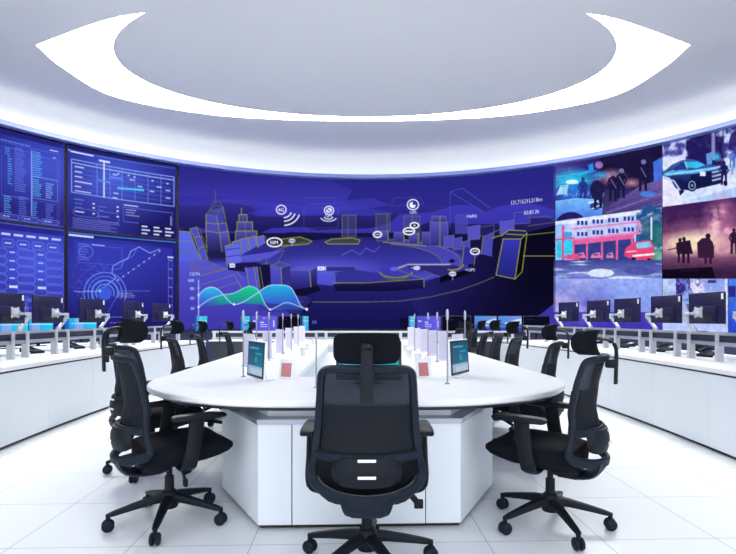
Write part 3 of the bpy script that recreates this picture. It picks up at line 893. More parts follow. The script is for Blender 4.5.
# fire station
CLIP[:] = [554, 100, 662.4, 280]
st = lambda u: up_b(u)
poly([(555, st(555)), (664, st(664)), (664, 282), (555, 282)], (222, 232, 255))
poly([(555, st(555) + 2), (570, 224), (640, 214), (640, 242), (572, 246), (555, 250)], (190, 200, 246))
rect(636, 205, 664, 262, (36, 80, 140), speck(N_SM, .35, .6)); poly([(640, 220), (652, 214), (664, 212), (664, 246), (644, 246)], (40, 84, 120), .7); disk(658, 236, 9, 12, (34, 110, 110), .7); rect(650.5, 217, 652.3, 240, (220, 228, 250)); rect(640, 250, 664, 262, (60, 150, 110), .7)
poly([(555, 225), (565, 224), (572, 246), (571, 260), (555, 262)], (150, 190, 250)); poly([(557, 241), (574, 239), (573, 257), (557, 258)], (50, 200, 236)); line([(563, 226), (563, 260)], 2, (230, 70, 130)); line([(555, 240), (574, 238)], 1.8, (220, 80, 140)); rect(564, 232, 572, 238, (70, 150, 220))
for k, (y0, sl) in enumerate(((222.4, -.09), (233.5, -.10))):
    for j in range(4):
        x = 577 + j * 15.5
        for q in range(3):
            rect(x + q * 4, y0 + (x - 577) * sl - 1.6, x + q * 4 + 2.6, y0 + (x - 577) * sl + 2.6, (44, 56, 150))
for y0, w_ in ((229, 1.6), (240, 2.6)):
    line([(572, y0), (600, y0 - 3), (640, y0 - 7)], w_, (226, 130, 190))
line([(636, 221), (641, 226), (636, 233)], 2, (216, 130, 190))
poly([(573, 243), (634, 236), (634, 260), (573, 260)], (52, 60, 136)); poly([(573, 240.5), (634, 234), (634, 238.5), (573, 245)], (220, 96, 158))
for x in (573.5, 587, 602, 617, 632):
    line([(x, 243 - (x - 573) * .1), (x, 259)], 2.2, (224, 96, 158))
for x, w_ in ((580, 6), (596, 5.5), (610, 4)):
    poly([(x - w_, 258), (x - w_ * .7, 254), (x + w_ * .6, 252), (x + w_, 258)], (226, 130, 170)); rect(x - w_ * .5, 254, x + w_ * .4, 255.6, (60, 70, 140))
poly([(563, 258.5), (566, 255), (577, 253.5), (581, 258), (578, 260)], (220, 80, 130))
poly([(625, 249), (634, 242), (650, 240), (654, 246), (654, 257), (648, 261), (632, 259), (624, 256)], (226, 70, 120)); poly([(636, 243), (650, 241.5), (652, 247), (637, 248.5)], (130, 200, 240)); line([(633, 256), (654, 254)], 2., (240, 240, 255)); line([(626, 252), (636, 251)], 1., (255, 220, 240)); disk(633.5, 259.5, 2.4, 2.6, (24, 22, 60)); disk(649, 260.5, 2.2, 2.2, (24, 22, 60))
rect(554, 260, 664, 282, vgrad(259, (60, 66, 140), 281, (120, 136, 214))); rect(554, 261, 664, 282, (214, 226, 255), speck(N_H, .48, .62)); disk(601, 273, 13, 4.2, (224, 234, 255), .95); disk(640, 271, 16, 4, (70, 74, 160), .7); disk(578, 276, 12, 2.6, (90, 96, 190), .7)
# fire with silhouettes
CLIP[:] = [662.4, 80, 800, 280]
poly([(662, up_b(662)), (800, up_b(800)), (800, 282), (662, 282)], vgrad(200, (58, 30, 84), 280, (64, 34, 74)))
poly([(662, up_b(662)), (800, up_b(800)), (800, 282), (662, 282)], (150, 80, 130), lambda X, Y: np.clip((nval(N_MD, X, Y) - .35) * 2, 0, 1) * np.clip(1 - abs(Y - 235) / 34, 0, 1) * .7)
for x, y, rx, ry, c_, a_ in ((705, 242, 62, 26, (214, 140, 160), .8), (722, 222, 22, 34, (196, 120, 160), .7), (668, 246, 30, 14, (236, 180, 180), .8), (700, 240, 34, 12, (255, 240, 210), .95), (688, 246, 24, 12, (255, 236, 200), .9), (728, 250, 30, 8, (240, 190, 190), .7), (770, 235, 40, 26, (200, 120, 150), .7), (724, 212, 6, 10, (214, 130, 170), .6), (714, 228, 8, 10, (255, 214, 200), .6)):
    glow(x, y, rx, ry, c_, a_, .8)
poly([(690, 200), (760, 190), (760, 250), (690, 250)], (250, 200, 214), lambda X, Y: np.clip((nval(N_SM, X, Y) - .5) * 4, 0, 1) * np.clip(1 - ((X - 722) / 24) ** 2 - ((Y - 225) / 26) ** 2, 0, 1) * .8)
rect(662, 258, 800, 282, vgrad(256, (130, 80, 110), 272, (56, 30, 66)), .8)
fig(681, 263, 25, (44, 22, 48), 1., -1); fig(686, 263, 26, (40, 20, 46), 1., -2); poly([(676, 243), (690, 240), (693, 254), (677, 254)], (42, 20, 46)); line([(668, 250), (680, 247)], 1, (60, 30, 56))
fig(708, 264, 29, (50, 26, 54)); poly([(697, 243), (702, 238), (710, 238), (714, 246), (714, 258), (698, 258)], (54, 28, 58)); disk(708, 236, 2.5, 2.6, (44, 22, 48)); fig(734, 254, 26, (50, 26, 54))
poly([(662, 270), (712, 267), (716, 280), (662, 280)], (16, 10, 26)); line([(680, 271), (700, 270)], 1., (40, 26, 50))
# lower row
CLIP[:] = [554, 278.9, 662.4, 345]
rect(554, 278, 664, 345, vgrad(280, (140, 160, 236), 325, (56, 52, 160)))
rect(554, 278, 664, 325, (196, 186, 236), lambda X, Y: np.clip((nval(N_BIG, X, Y) - .38) * 4, 0, 1) * np.clip((640 - X) / 60, 0.15, 1) * .85)
rect(554, 278, 664, 325, (66, 70, 170), lambda X, Y: np.clip((nval(N_MD, X, Y) - .42) * 4, 0, 1) * np.clip(1.2 - abs(Y - 297) / 16, 0, 1) * np.clip((618 - X) / 30, 0, 1) * .75)
rect(600, 278, 664, 318, (150, 176, 246), lambda X, Y: np.clip((X - 600) / 30, 0, .7))
rect(554, 312, 664, 345, vgrad(311, (52, 46, 160), 322, (66, 54, 180)), .85)
CLIP[:] = [662.4, 278.9, 728.4, 345]
rect(662, 278, 730, 345, vgrad(280, (140, 156, 232), 320, (180, 196, 246)))
rect(664, 279, 700, 300, (50, 44, 130), speck(N_SM, .38, .6)); rect(690, 279, 730, 305, (220, 214, 246), speck(N_SM, .5, .62)); rect(662, 279, 676, 296, (190, 214, 250), .8)
for k in range(22):
    x, y = random.uniform(668, 726), random.uniform(281, 302)
    line([(x, y), (x + random.uniform(-3, 4), y + random.uniform(-6, 6))], .9, random.choice([(60, 50, 130), (236, 240, 255), (200, 70, 130), (70, 60, 160), (120, 150, 240)]), .85)
rect(708, 280, 716, 283, (60, 56, 110)); line([(726, 279), (726, 310)], 2, (220, 226, 250)); poly([(686, 304), (696, 303), (698, 309), (688, 311)], (120, 100, 110)); disk(693, 300, 10, 2, (80, 150, 210), .8)
CLIP[:] = [728.4, 278.9, 800, 345]
rect(728, 278, 800, 345, vgrad(280, (70, 130, 230), 330, (40, 70, 200))); rect(728, 286, 740, 297, (40, 44, 140)); rect(736, 280, 800, 310, (120, 170, 240), speck(N_MD, .45, .6))
CLIP[:] = [U0, V0, U1, V1]

# photographic mottling on the camera pictures
_m = (slice(int((100 - V0) * SS), CH), slice(int((554.5 - U0) * SS), int((800 - U0) * SS)))
_t = noise(3.2, 3.0, 11, 3)[_m][..., None]
CV[_m] = np.clip(CV[_m] * (.89 + .26 * _t), 0, 1)
# soften the whole canvas a touch, as on the photograph
def blur(a):
    for ax in (0, 1):
        a = (np.roll(a, 1, ax) + 2 * a + np.roll(a, -1, ax)) / 4
    return a
CV = blur(blur(CV))
CL = np.where(CV <= .04045, CV / 12.92, ((np.clip(CV, 0, 1) + .055) / 1.055) ** 2.4).astype(np.float32)

def fast_grid(name, P, C, m, parent):
    """one curved sheet of quads, P (nv, nu, 3) points and C (nv, nu, 3) picture colours"""
    nv, nu = P.shape[:2]
    me = bpy.data.meshes.new(name)
    me.vertices.add(nu * nv)
    me.vertices.foreach_set('co', P.reshape(-1).astype(np.float32))
    i = np.arange((nv - 1) * nu).reshape(nv - 1, nu)[:, :-1].reshape(-1)
    q = np.stack([i, i + nu, i + nu + 1, i + 1], 1).astype(np.int32)
    nq = len(q)
    me.loops.add(nq * 4)
    me.polygons.add(nq)
    me.loops.foreach_set('vertex_index', q.reshape(-1))
    me.polygons.foreach_set('loop_start', np.arange(0, nq * 4, 4, dtype=np.int32))
    me.update(calc_edges=True)
    at = me.color_attributes.new('picture', 'FLOAT_COLOR', 'POINT')
    rgba = np.concatenate([C.reshape(-1, 3), np.ones((nu * nv, 1), np.float32)], 1).astype(np.float32)
    at.data.foreach_set('color', rgba.reshape(-1))
    me.materials.append(m)
    o = bpy.data.objects.new(name, me)
    COL.objects.link(o)
    if parent:
        o.parent = parent
    return o

DENS = 2.4
def display(name, label, u0, u1, top, bot, frame=None):
    nu, nv = int((u1 - u0) * DENS) + 2, int(max(bot(u0) - top(u0), bot(u1) - top(u1)) * DENS) + 2
    us = np.linspace(u0, u1, nu)
    uc = (u0 + u1) / 2
    base = Vector(wall_pt(uc, bot(uc)))
    P = np.zeros((nv, nu, 3)); C = np.zeros((nv, nu, 3), np.float32)
    for k, u in enumerate(us):
        ys = np.linspace(top(u), bot(u), nv)
        Y = wall_y(u)
        X = (u - 368) / F
        P[:, k, 0] = X * Y; P[:, k, 1] = Y; P[:, k, 2] = EYE + (HOR - ys) / F * Y
        i = np.clip(int(round((u - U0) * SS - .5)), 0, CW - 1)
        j = np.clip(np.round((ys - V0) * SS - .5).astype(int), 0, CH - 1)
        C[:, k] = CL[j, i]
    P -= np.array(base)
    root = thing(name, label, 'display', base, 0)
    fast_grid('screen', P, C, M['screen'], root)
    b = MB()
    rings = []
    for u in np.linspace(u0, u1, 24):
        yt, yb = top(u), bot(u)
        r = []
        for rad, y in ((RAD - .094, yt), (RAD - .02, yt), (RAD - .02, yb), (RAD - .094, yb)):
            Y0 = wall_y(u); Y1 = wall_y(u, rad)
            s = Y1 / Y0
            z = EYE + (HOR - y) / F * Y0          # same real height at every depth
            r.append(Vector(((u - 368) / F * Y1, Y1, z)) - base)
        rings.append(r)
    b.loft(rings)
    b.build('housing', M['house'], root)
    if frame:
        b = MB()
        w_ = frame
        def strip(ua, ub, ta, tb):
            rg = []
            for u in np.linspace(ua, ub, 20):
                r = []
                for rad, t in ((RAD - .125, ta), (RAD - .101, ta), (RAD - .101, tb), (RAD - .125, tb)):
                    Y0 = wall_y(u); Y1 = wall_y(u, rad)
                    y = top(u) + t * (bot(u) - top(u))
                    r.append(Vector(((u - 368) / F * Y1, Y1, EYE + (HOR - y) / F * Y0)) - base)
                rg.append(r)
            b.loft(rg)
        strip(u0, u1, 0, .014); strip(u0, u1, .986, 1.0); strip(u0, u0 + w_, 0.0142, .9858); strip(u1 - w_, u1, .0142, .9858)
        b.build('frame', M['house'], root)
    return root

display('wall_display', 'blue data display at far left, upper row, dense with columns of cyan figures', -47, 65.2, top_px, mid_px, 1.3)
display('wall_display', 'blue data display showing a timetable grid, upper row beside the city map', 66.8, 177.2, top_px, mid_px, 1.3)
display('wall_display', 'blue data display at far left, lower row, filled with rows of pill buttons', -47, 65.2, mid_px, low_px, 1.3)
display('wall_display', 'blue data display showing a coastline map with radar circles, lower row', 66.8, 177.2, mid_px, low_px, 1.3)
display('video_wall', 'wide curved video wall showing a wireframe city with wave graph', 179, 554.6, top_px, low_px)
display('wall_display', 'wall display showing riot police beside a flashing car', 555.4, 662.1, top_px, up_b)
display('wall_display', 'wall display showing a dark pickup on a bright road', 662.6, 775, top_px, up_b)
display('wall_display', 'wall display showing a fire station with red trucks', 555.4, 662.1, up_b, lo_b)
display('wall_display', 'wall display showing firefighters silhouetted against purple fire', 662.6, 775, up_b, lo_b)
display('wall_display', 'wall display showing hazy blue smoke, lower row behind right console', 555.4, 662.1, lo_b, low_px)
display('wall_display', 'wall display showing a cluttered bright street, lower row behind right console', 662.6, 728.1, lo_b, low_px)
display('wall_display', 'plain blue wall display at the far right end of the lower row', 728.6, 775, lo_b, low_px)
# ------------------------------------------------------------------ conference table (table frame: x across, y away)
TC = .045                                    # table centre line
TH = .755                                    # table top height
def rrect(hw, y0, y1, rx, ry0, ry1, n=18, e=1.0):
    """rounded rectangle, x in [-hw, hw]; front radius (rx, ry0), rear (ry1)"""
    pts = []
    for cx, cy, a0, rr, ry in ((hw - rx, y0 + ry0, -90, rx, ry0), (hw - ry1, y1 - ry1, 0, ry1, ry1), (-hw + ry1, y1 - ry1, 90, ry1, ry1), (-hw + rx, y0 + ry0, 180, rx, ry0)):
        for i in range(n + 1):
            a = R_(a0 + 90 * i / n)
            pts.append((cx + rr * math.cos(a), cy + ry * math.sin(a)))
    return pts
YF, YB = 2.70, 10.0
table = thing('conference_table', 'long white conference table with rounded corners, open well and panelled white base', 'table', W(TC, 2.70, 0), AX)
def loc(pts):
    return [(x, y - YF) for x, y in pts]
def inset(pts, d):
    m = len(pts); out = []
    for i in range(m):
        a, b_ = Vector(pts[i - 1]), Vector(pts[(i + 1) % m])
        t = (b_ - a).normalized()
        out.append((pts[i][0] - t.y * d, pts[i][1] + t.x * d))
    return out
outer = loc(rrect(1.485, YF, YB, 1.12, 1.05, .5))
WX0, WX1, WY0, WY1 = -.46, .20, 3.80, 8.7
well = [(WX0, WY0 - YF), (WX1, WY0 - YF), (WX1, WY1 - YF), (WX0, WY1 - YF)]
b = MB()
bm = b.bm
def loop_edges(pts, z):
    vs = [bm.verts.new((x, y, z)) for x, y in pts]
    return vs, [bm.edges.new((vs[i], vs[(i + 1) % len(vs)])) for i in range(len(vs))]
rim = [inset(outer, .006), outer, outer, inset(outer, .012)]
zs = [TH, TH - .007, TH - .030, TH - .040]
rv = []
for pts, z in zip(rim, zs):
    rv.append(loop_edges(pts, z))
for (va, _), (vb, _) in zip(rv, rv[1:]):
    for i in range(len(va)):
        k = (i + 1) % len(va)
        bm.faces.new((va[i], vb[i], vb[k], va[k]))
wt, we = loop_edges(well, TH)
wb, wbe = loop_edges(well, TH - .04)
for i in range(4):
    k = (i + 1) % 4
    bm.faces.new((wt[i], wt[k], wb[k], wb[i]))
bmesh.ops.triangle_fill(bm, edges=rv[0][1] + we, use_beauty=True)
bmesh.ops.triangle_fill(bm, edges=rv[3][1] + wbe, use_beauty=True)
b.build('table_top', M['white_lam'], table, ang=30)
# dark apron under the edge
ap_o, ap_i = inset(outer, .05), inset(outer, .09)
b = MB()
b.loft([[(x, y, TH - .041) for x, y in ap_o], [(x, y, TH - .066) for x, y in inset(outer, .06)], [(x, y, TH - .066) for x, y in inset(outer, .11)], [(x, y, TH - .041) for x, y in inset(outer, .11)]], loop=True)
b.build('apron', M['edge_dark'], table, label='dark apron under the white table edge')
# pedestal
ped = loc([(-.575, 2.84), (.575, 2.84), (.945, 3.5), (.945, 9.3), (-.945, 9.3), (-.945, 3.5)])
b = MB()
b.prism(inset(ped, .03), 0.004, .03)
b.build('plinth', M['black'], table, label='black recessed plinth')
b = MB()
b.prism(inset(ped, .02), .03, .585)
b.build('pedestal_core', M['black'], table)
def wallpanel(p, q, z0, z1, off, thick, m, name, gap=.003):
    p, q = Vector(p), Vector(q)
    t = (q - p).normalized()
    nrm = Vector((t.y, -t.x))
    p2, q2 = p + t * gap, q - t * gap
    b = MB()
    pts = [p2 + nrm * off, q2 + nrm * off, q2 + nrm * (off - thick), p2 + nrm * (off - thick)]
    b.prism([tuple(v) for v in pts], z0, z1)
    return b.build(name, m, table)
front = [(-.575, 0), (-.385, 0), (.375, 0), (.575, 0)]
fy = 2.84 - YF
for a, z in zip(front, front[1:]):
    wallpanel((a[0], fy), (z[0], fy), .03, .6, 0, .018, M['white_panel'], 'base_panel')
wallpanel((.575, fy), (.945, 3.5 - YF), .03, .6, 0, .018, M['white_panel'], 'base_panel', .0)
wallpanel((-.945, 3.5 - YF), (-.575, fy), .03, .6, 0, .018, M['white_panel'], 'base_panel', .0)
for k in range(6):
    y0, y1 = 3.5 + k * .9667, 3.5 + (k + 1) * .9667
    wallpanel((.945, y0 - YF), (.945, y1 - YF), .03, .6, 0, .018, M['white_panel'], 'base_panel')
    wallpanel((-.945, y1 - YF), (-.945, y0 - YF), .03, .6, 0, .018, M['white_panel'], 'base_panel')
b = MB()
lo = inset(ped, -.012)
b.loft([[(x, y, .6) for x, y in lo], [(x, y, .628) for x, y in lo], [(x, y, .628) for x, y in inset(ped, .13)], [(x, y, .6) for x, y in inset(ped, .13)]], loop=True)
b.build('ledge_rail', M['steel'], table, label='grey metal ledge round the pedestal')
up = inset(ped, .10)
for i in range(6):
    wallpanel(up[i], up[(i + 1) % 6], .628, .714, 0, .02, M['white_panel'], 'upper_panel', 0)
# sunken well: four grey sides and a floor
b = MB()
wz = .61
x0, x1, y0, y1 = WX0, WX1, WY0 - YF, WY1 - YF
for c, d in (((x0 - .012, (y0 + y1) / 2, (TH - .04 + wz) / 2), (.02, y1 - y0 + .04, TH - .042 - wz)), ((x1 + .012, (y0 + y1) / 2, (TH - .04 + wz) / 2), (.02, y1 - y0 + .04, TH - .042 - wz)), (((x0 + x1) / 2, y1 + .012, (TH - .04 + wz) / 2), (x1 - x0, .02, TH - .042 - wz)), (((x0 + x1) / 2, y0 - .012, (TH - .04 + wz) / 2), (x1 - x0, .02, TH - .042 - wz))):
    b.box(c, d)
b.box(((x0 + x1) / 2, (y0 + y1) / 2, wz - .01), (x1 - x0 + .04, y1 - y0 + .04, .018))
b.build('well_lining', M['grey_panel'], table, label='pale grey lining of the sunken well')

# ------------------------------------------------------------------ mesh office chair
SP = [(.30, -.20), (.42, -.298), (.47, -.300), (.55, -.288), (.62, -.262), (.70, -.245), (.85, -.262), (.98, -.295)]
def back_y(x, z):
    base = lerp_tab(SP, z)
    k = lerp_tab([(.47, .115), (.64, .075)], z)
    return base + k * (abs(x) / .22) ** 2
OUTL = [(0, .982), (.10, .981), (.165, .977), (.193, .962), (.202, .93), (.209, .84), (.218, .72), (.229, .61), (.244, .54), (.248, .505), (.240, .472), (.208, .446), (.15, .430), (.085, .423), (0, .420)]
def half_w(z):
    t = sorted((zz, xx) for xx, zz in OUTL[2:11])
    return lerp_tab(t, z)
def chair_proto():
    root = thing('office_chair', 'x', 'office chair', (0, 0, 0))
    pl, p2 = M['plastic'], M['plastic2']
    # star base: hub, five legs with twin casters
    b = MB()
    b.lathe([(.0, .085), (.045, .085), (.052, .10), (.05, .165), (.036, .185), (.0, .185)], n=24)
    b.build('base_hub', p2, root)
    for k in range(5):
        b = MB()
        path = [(.035, 0, .145), (.10, 0, .138), (.20, 0, .118), (.29, 0, .098), (.325, 0, .09)]
        b.sweep(path, .058, .05, up=(0, 0, 1), ws=[(1, 1), (.95, .9), (.8, .72), (.66, .56), (.55, .4)])
        b.cyl((.322, 0, .098), (.322, 0, .062), .013, .012)
        leg = b.build('base_leg', p2, root)
        leg.rotation_euler.z = k * 2 * math.pi / 5
        b = MB()
        for s in (-1, 1):
            b.lathe([(0, -.010), (.026, -.010), (.032, -.006), (.034, 0), (.032, .006), (.026, .010), (.012, .011), (0, .011)], c=(.322, s * .016, .0345), n=20, axis=(0, 1, 0))
        b.box((.322, 0, .045), (.03, .012, .04), bev=.004)
        b.cyl((.322, -.02, .0345), (.322, .02, .0345), .008)
        b.build('caster', M['plastic'], leg)
    b = MB()
    b.cyl((0, 0, .17), (0, 0, .27), .027, .026, 20)
    b.cyl((0, 0, .27), (0, 0, .37), .017, .017, 16)
    b.build('gas_column', p2, root)
    b = MB()
    b.box((0, .0, .365), (.17, .26, .05), bev=.012)
    b.box((0, -.11, .335), (.15, .12, .06), bev=.015)
    b.build('tilt_mechanism', p2, root)
    b = MB()
    b.sweep(cr([(.08, .02, .352), (.16, .02, .35), (.21, .02, .338), (.245, .02, .30)], 5), .03, .014, up=(0, 1, 0), ws=None)
    b.box((.252, .02, .293), (.045, .02, .045), bev=.006)
    b.build('lever', p2, root)
    # seat
    b = MB()
    secs = [(-.178, .15, .470, .385), (-.168, .19, .495, .355), (-.10, .232, .507, .355), (-.04, .246, .510, .360), (.02, .252, .512, .368), (.14, .256, .512, .378), (.22, .254, .509, .395), (.275, .245, .500, .412), (.303, .225, .480, .432), (.310, .20, .465, .445)]
    rings = []
    for y, hw, zt, zb in secs:
        r = []
        zc, hz = (zt + zb) / 2, (zt - zb) / 2
        for j in range(28):
            a = 2 * math.pi * j / 28
            c_, s_ = math.cos(a), math.sin(a)
            d = (abs(c_) ** 4 + abs(s_) ** 4) ** -.25
            dish = -.012 * (1 - min(1, abs(c_ * d)) ** 2) if s_ > 0 else .0
            r.append((c_ * d * hw, y, zc + s_ * d * hz + dish))
        rings.append(r)
    b.loft(rings)
    b.build('seat', M['fabric'], root, ang=50)
    # back frame: closed loop, and the stem to the mechanism
    half = cr(OUTL, 4)
    pts = [Vector((p.x, back_y(p.x, p.y), p.y)) for p in half] + [Vector((-p.x, back_y(p.x, p.y), p.y)) for p in half[-2:0:-1]]
    b = MB()
    ws = [((1.0 + .45 * max(0, min(1, (.56 - p.z) / .10))), 1) for p in pts]
    b.sweep(pts, .036, .032, up=(0, 1, .15), closed=True, ws=ws)
    st = cr([(0, -.285, .425), (0, -.27, .375), (0, -.22, .335), (0, -.12, .318), (0, -.02, .325)], 3)
    b.sweep(st, .16, .034, up=(0, .8, 1), ws=[(1.5 - .7 * k / 12, 1) for k in range(13)])
    b.build('back_frame', pl, root)
    # crossbar
    b = MB()
    cb = [Vector((x, back_y(x, .59) - .004, .592)) for x in np.linspace(-.228, .228, 15)]
    b.sweep(cb, .042, .026, up=(0, 1, 0))
    b.build('crossbar', pl, root)
    def panel(name, z0, z1, m, dy):
        b = MB()
        rows = []
        for z in np.linspace(z0, z1, 14):
            hw = half_w(z) - .006
            rows.append([Vector((x, back_y(x, z) + dy, z)) for x in np.linspace(-hw, hw, 17)])
        b.slab(rows, lambda p: Vector((0, .004, 0)))
        return b.build(name, m, root, ang=60)
    panel('back_mesh', .60, .965, M['mesh'], .004)
    panel('inner_mesh', .585, .815, M['mesh_dense'], .022)
    # lumbar support behind the lower opening
    b = MB()
    rows = []
    for z in np.linspace(.475, .60, 8):
        hw = .135 + .02 * math.sin((z - .475) / .125 * math.pi) - (.03 if z < .49 else 0)
        rows.append([Vector((x, -.302 + .06 * (x / .15) ** 2 - .012 * math.sin((z - .475) / .125 * math.pi), z)) for x in np.linspace(-hw, hw, 11)])
    b.slab(rows, lambda p: Vector((0, .018, 0)))
    lum = b.build('lumbar_support', p2, root, ang=60)
    for z in (.597, .527):
        b = MB()
        b.box((0, -.3195 + (.004 if z > .58 else 0), z), (.078, .008, .013), bev=.003)
        b.build('tag', M['tag'], lum, label='small white tag')
    # armrests: bracket, pad
    for s in (-1, 1):
        b = MB()
        path = cr([(s * .10, .03, .362), (s * .20, .03, .358), (s * .268, .03, .372), (s * .287, .04, .42), (s * .285, .06, .52), (s * .283, .075, .645)], 5)
        b.sweep(path, .034, .085, up=(0, 1, 0), ws=[(.7, .9)] * 12 + [(.9, 1)] * 50)
        arm = b.build('armrest', p2, root)
        b = MB()
        rg = []
        for y, hw, zt in ((-.06, .026, .660), (-.045, .036, .667), (.03, .040, .670), (.16, .039, .670), (.225, .033, .663), (.235, .024, .656)):
            rg.append([(s * .283 + c_ * hw, y, .650 + (zt - .650) * s_) for c_, s_ in ((1, -.4), (1, .5), (.8, 1), (-.8, 1), (-1, .5), (-1, -.4), (-.8, -.7), (.8, -.7))])
        b.loft(rg)
        b.build('arm_pad', p2, arm)
    # headrest bracket: post behind the back, hooking forward into the pad
    b = MB()
    path = cr([(0, -.345, .845), (0, -.347, .93), (0, -.348, 1.02), (0, -.335, 1.062), (0, -.30, 1.083), (0, -.255, 1.085)], 5)
    b.sweep(path, .05, .016, up=lambda q: (0, 1, .0) if q[2] < 1.03 else (0, .8, 1.), ws=[(1.1, 1)] * 8 + [(1, 1)] * 30)
    b.box((0, -.325, .955), (.062, .06, .05), bev=.01)
    br = b.build('headrest_bracket', p2, root)
    b = MB()
    rows = []
    for k in range(13):
        v = -1 + 2 * k / 12
        z = 1.067 + .068 * v
        hw = .150 * (1 - .17 * abs(v) ** 5)
        rows.append([Vector((x, -.246 - .02 * v * v + .05 * (abs(x) / .15) ** 2, z - .006 * (abs(x) / .15) ** 3 * v)) for x in np.linspace(-hw, hw, 21)])
    b.slab(rows, lambda p: Vector((0, .046, 0)))
    b.build('headrest', M['fabric'], root, ang=70)
    return root

proto = chair_proto()
BASE_HEAD = {}
def place_chair(x, y, facing, star, label, first=False, head=0., group='office chairs round the conference table', skip=(), z=0):
    rz = R_(facing) - math.pi / 2
    if first:
        r = proto
        r.location = (x, y, 0); r.rotation_euler.z = rz; r['label'] = label; r['group'] = group
    else:
        r = dup(proto, (x, y, 0), rz, label, group, skip)
    for c in r.children:
        nm = c.name.split('.')[0]
        if nm == 'headrest' or nm == 'headrest_bracket':
            c.location.z = head
    legs = sorted([c for c in r.children if c.name.split('.')[0] == 'base_leg'], key=lambda c: c.rotation_euler.z)
    for k, c in enumerate(legs):
        c.rotation_euler.z = R_(star + 72 * k) - rz
    return r
# the first copy keeps the prototype pristine until every copy is made
CH = [
    (-1.173, 2.953, 36, -9, .062, 'black mesh office chair nearest the camera on the left, headrest raised'),
    (1.057, 2.90, 144, -13, 0., 'black mesh office chair nearest the camera on the right of the table'),
    (-1.70, 3.95, 50, -18, .03, 'black mesh office chair half hidden behind the nearest left chair'),
    (-1.78, 5.2, 30, 10, .04, 'black mesh office chair third back on the left, hooked headrest beside table edge'),
    (-1.84, 6.2, 22, 30, .03, 'black mesh office chair fourth back on the left of the table'),
    (-1.79, 7.25, 14, 5, .02, 'black mesh office chair fifth back on the left of the table'),
    (-1.82, 8.7, 5, 40, .0, 'black mesh office chair farthest back on the left of the table'),
    (1.40, 4.42, 152, 20, .01, 'black mesh office chair second back on the right of the table'),
    (1.40, 5.5, 150, 0, .03, 'black mesh office chair third back on the right of the table'),
    (1.42, 6.35, 155, 33, .04, 'black mesh office chair fourth back on the right of the table'),
    (1.44, 7.2, 160, 12, .03, 'black mesh office chair fifth back on the right of the table'),
    (1.52, 8.6, 170, 50, .0, 'black mesh office chair farthest back on the right of the table'),
]
for c in CH:
    place_chair(c[0], c[1], c[2], c[3], c[5], head=c[4])
OPS = [(W(5.25, 5.2), 185, 'black operator chair without headrest behind the right console, nearest the camera'),
       (W(5.2, 6.35), 170, 'black operator chair without headrest behind the right console, middle of three'),
       (W(5.1, 7.5), 180, 'black operator chair without headrest behind the right console, farthest back')]
for v, a, l in OPS:
    r = place_chair(v.x, v.y, a, 20, l, group='operator chairs behind the consoles', skip=('headrest', 'headrest_bracket'))
for x, y, a, l in ((1.95, 10.2, 92, 'black office chair drawn up to the far desk, right of centre'),):
    r = place_chair(x, y, a, 5, l, group='office chairs at the far desk')
place_chair(-.005, 2.42, 90, 11, 'black mesh office chair in the middle foreground, its back to the camera', first=True)

# ------------------------------------------------------------------ things on the table
def ordn(k):
    return ('first', 'second', 'third', 'fourth', 'fifth', 'sixth', 'seventh', 'eighth')[k]
def colour_sheet(name, w, h, nx, ny, fn, parent, place):
    """flat lit picture w x h in its own x/z plane; fn(u, v) -> rgb 0..255"""
    us, vs = np.meshgrid(np.linspace(0, 1, nx), np.linspace(0, 1, ny))
    c = np.zeros((ny, nx, 3), np.float32)
    fn(us, vs, c)
    c = c / 255
    c = np.where(c <= .04045, c / 12.92, ((c + .055) / 1.055) ** 2.4).astype(np.float32)
    P = np.zeros((ny, nx, 3))
    for j in range(ny):
        for i in range(nx):
            P[j, i] = place((us[j, i] - .5) * w, (.5 - vs[j, i]) * h)
    return fast_grid(name, P, c, M['screen'], parent)
def teal(u, v, c):
    c[..., 0] = 24 + 40 * v; c[..., 1] = 92 + 40 * v; c[..., 2] = 130 + 30 * v
    k = (u < .45); c[k] = c[k] * .55 + np.array((80, 110, 150)) * .35
    k = (v > .72); c[k] = np.array((150, 182, 206))
    k = (v > .80) & (u > .2); c[k] = np.array((176, 198, 220))
    k = (abs(v - .12) < .03) & (u > .08) & (u < .7); c[k] = np.array((110, 170, 190))
    k = (abs(v - .3) < .02) & (u > .5) & (u < .9); c[k] = np.array((70, 160, 180))
    k = (abs(u - .55) < .07) & (abs(v - .5) < .1); c[k] = np.array((60, 150, 170))
def desk_tablet(x, y, rz, label):
    t = thing('desk_tablet', label, 'tablet', (x, y, TH), rz)
    tilt = R_(3)
    rot = Matrix.Rotation(-tilt, 3, 'X')
    w_, h_ = .37, .268
    f = lambda px_, py_, d: rot @ Vector((px_, d, py_ + h_ / 2 + .014))
    b = MB()
    b.box(f(0, 0, .014), (w_, .018, h_), rot, bev=.006, seg=3)
    b.build('case', M['tag'], t, label='white back and sides of the tablet')
    b = MB()
    b.box(f(0, 0, .0035), (w_ - .014, .004, h_ - .014), rot, bev=.0015, seg=1)
    b.build('bezel', M['edge_dark'], t, label='dark glass border')
    colour_sheet('screen', w_ - .06, h_ - .05, 30, 24, teal, t, lambda a, c_: f(a, c_, .0005))
    b = MB()
    b.box((0, .05, .004), (.2, .14, .008), bev=.003)
    b.box(Vector((0, .06, .07)), (.1, .006, .14), Matrix.Rotation(R_(18), 3, 'X'))
    b.build('stand', M['tag'], t)
    return t
desk_tablet(-.815, 3.58, math.atan2(-.35, .21), 'white framed tablet with teal screen standing on the left of the table')
desk_tablet(.71, 3.81, math.atan2(.32, .2), 'white framed tablet with teal screen standing on the right of the table')

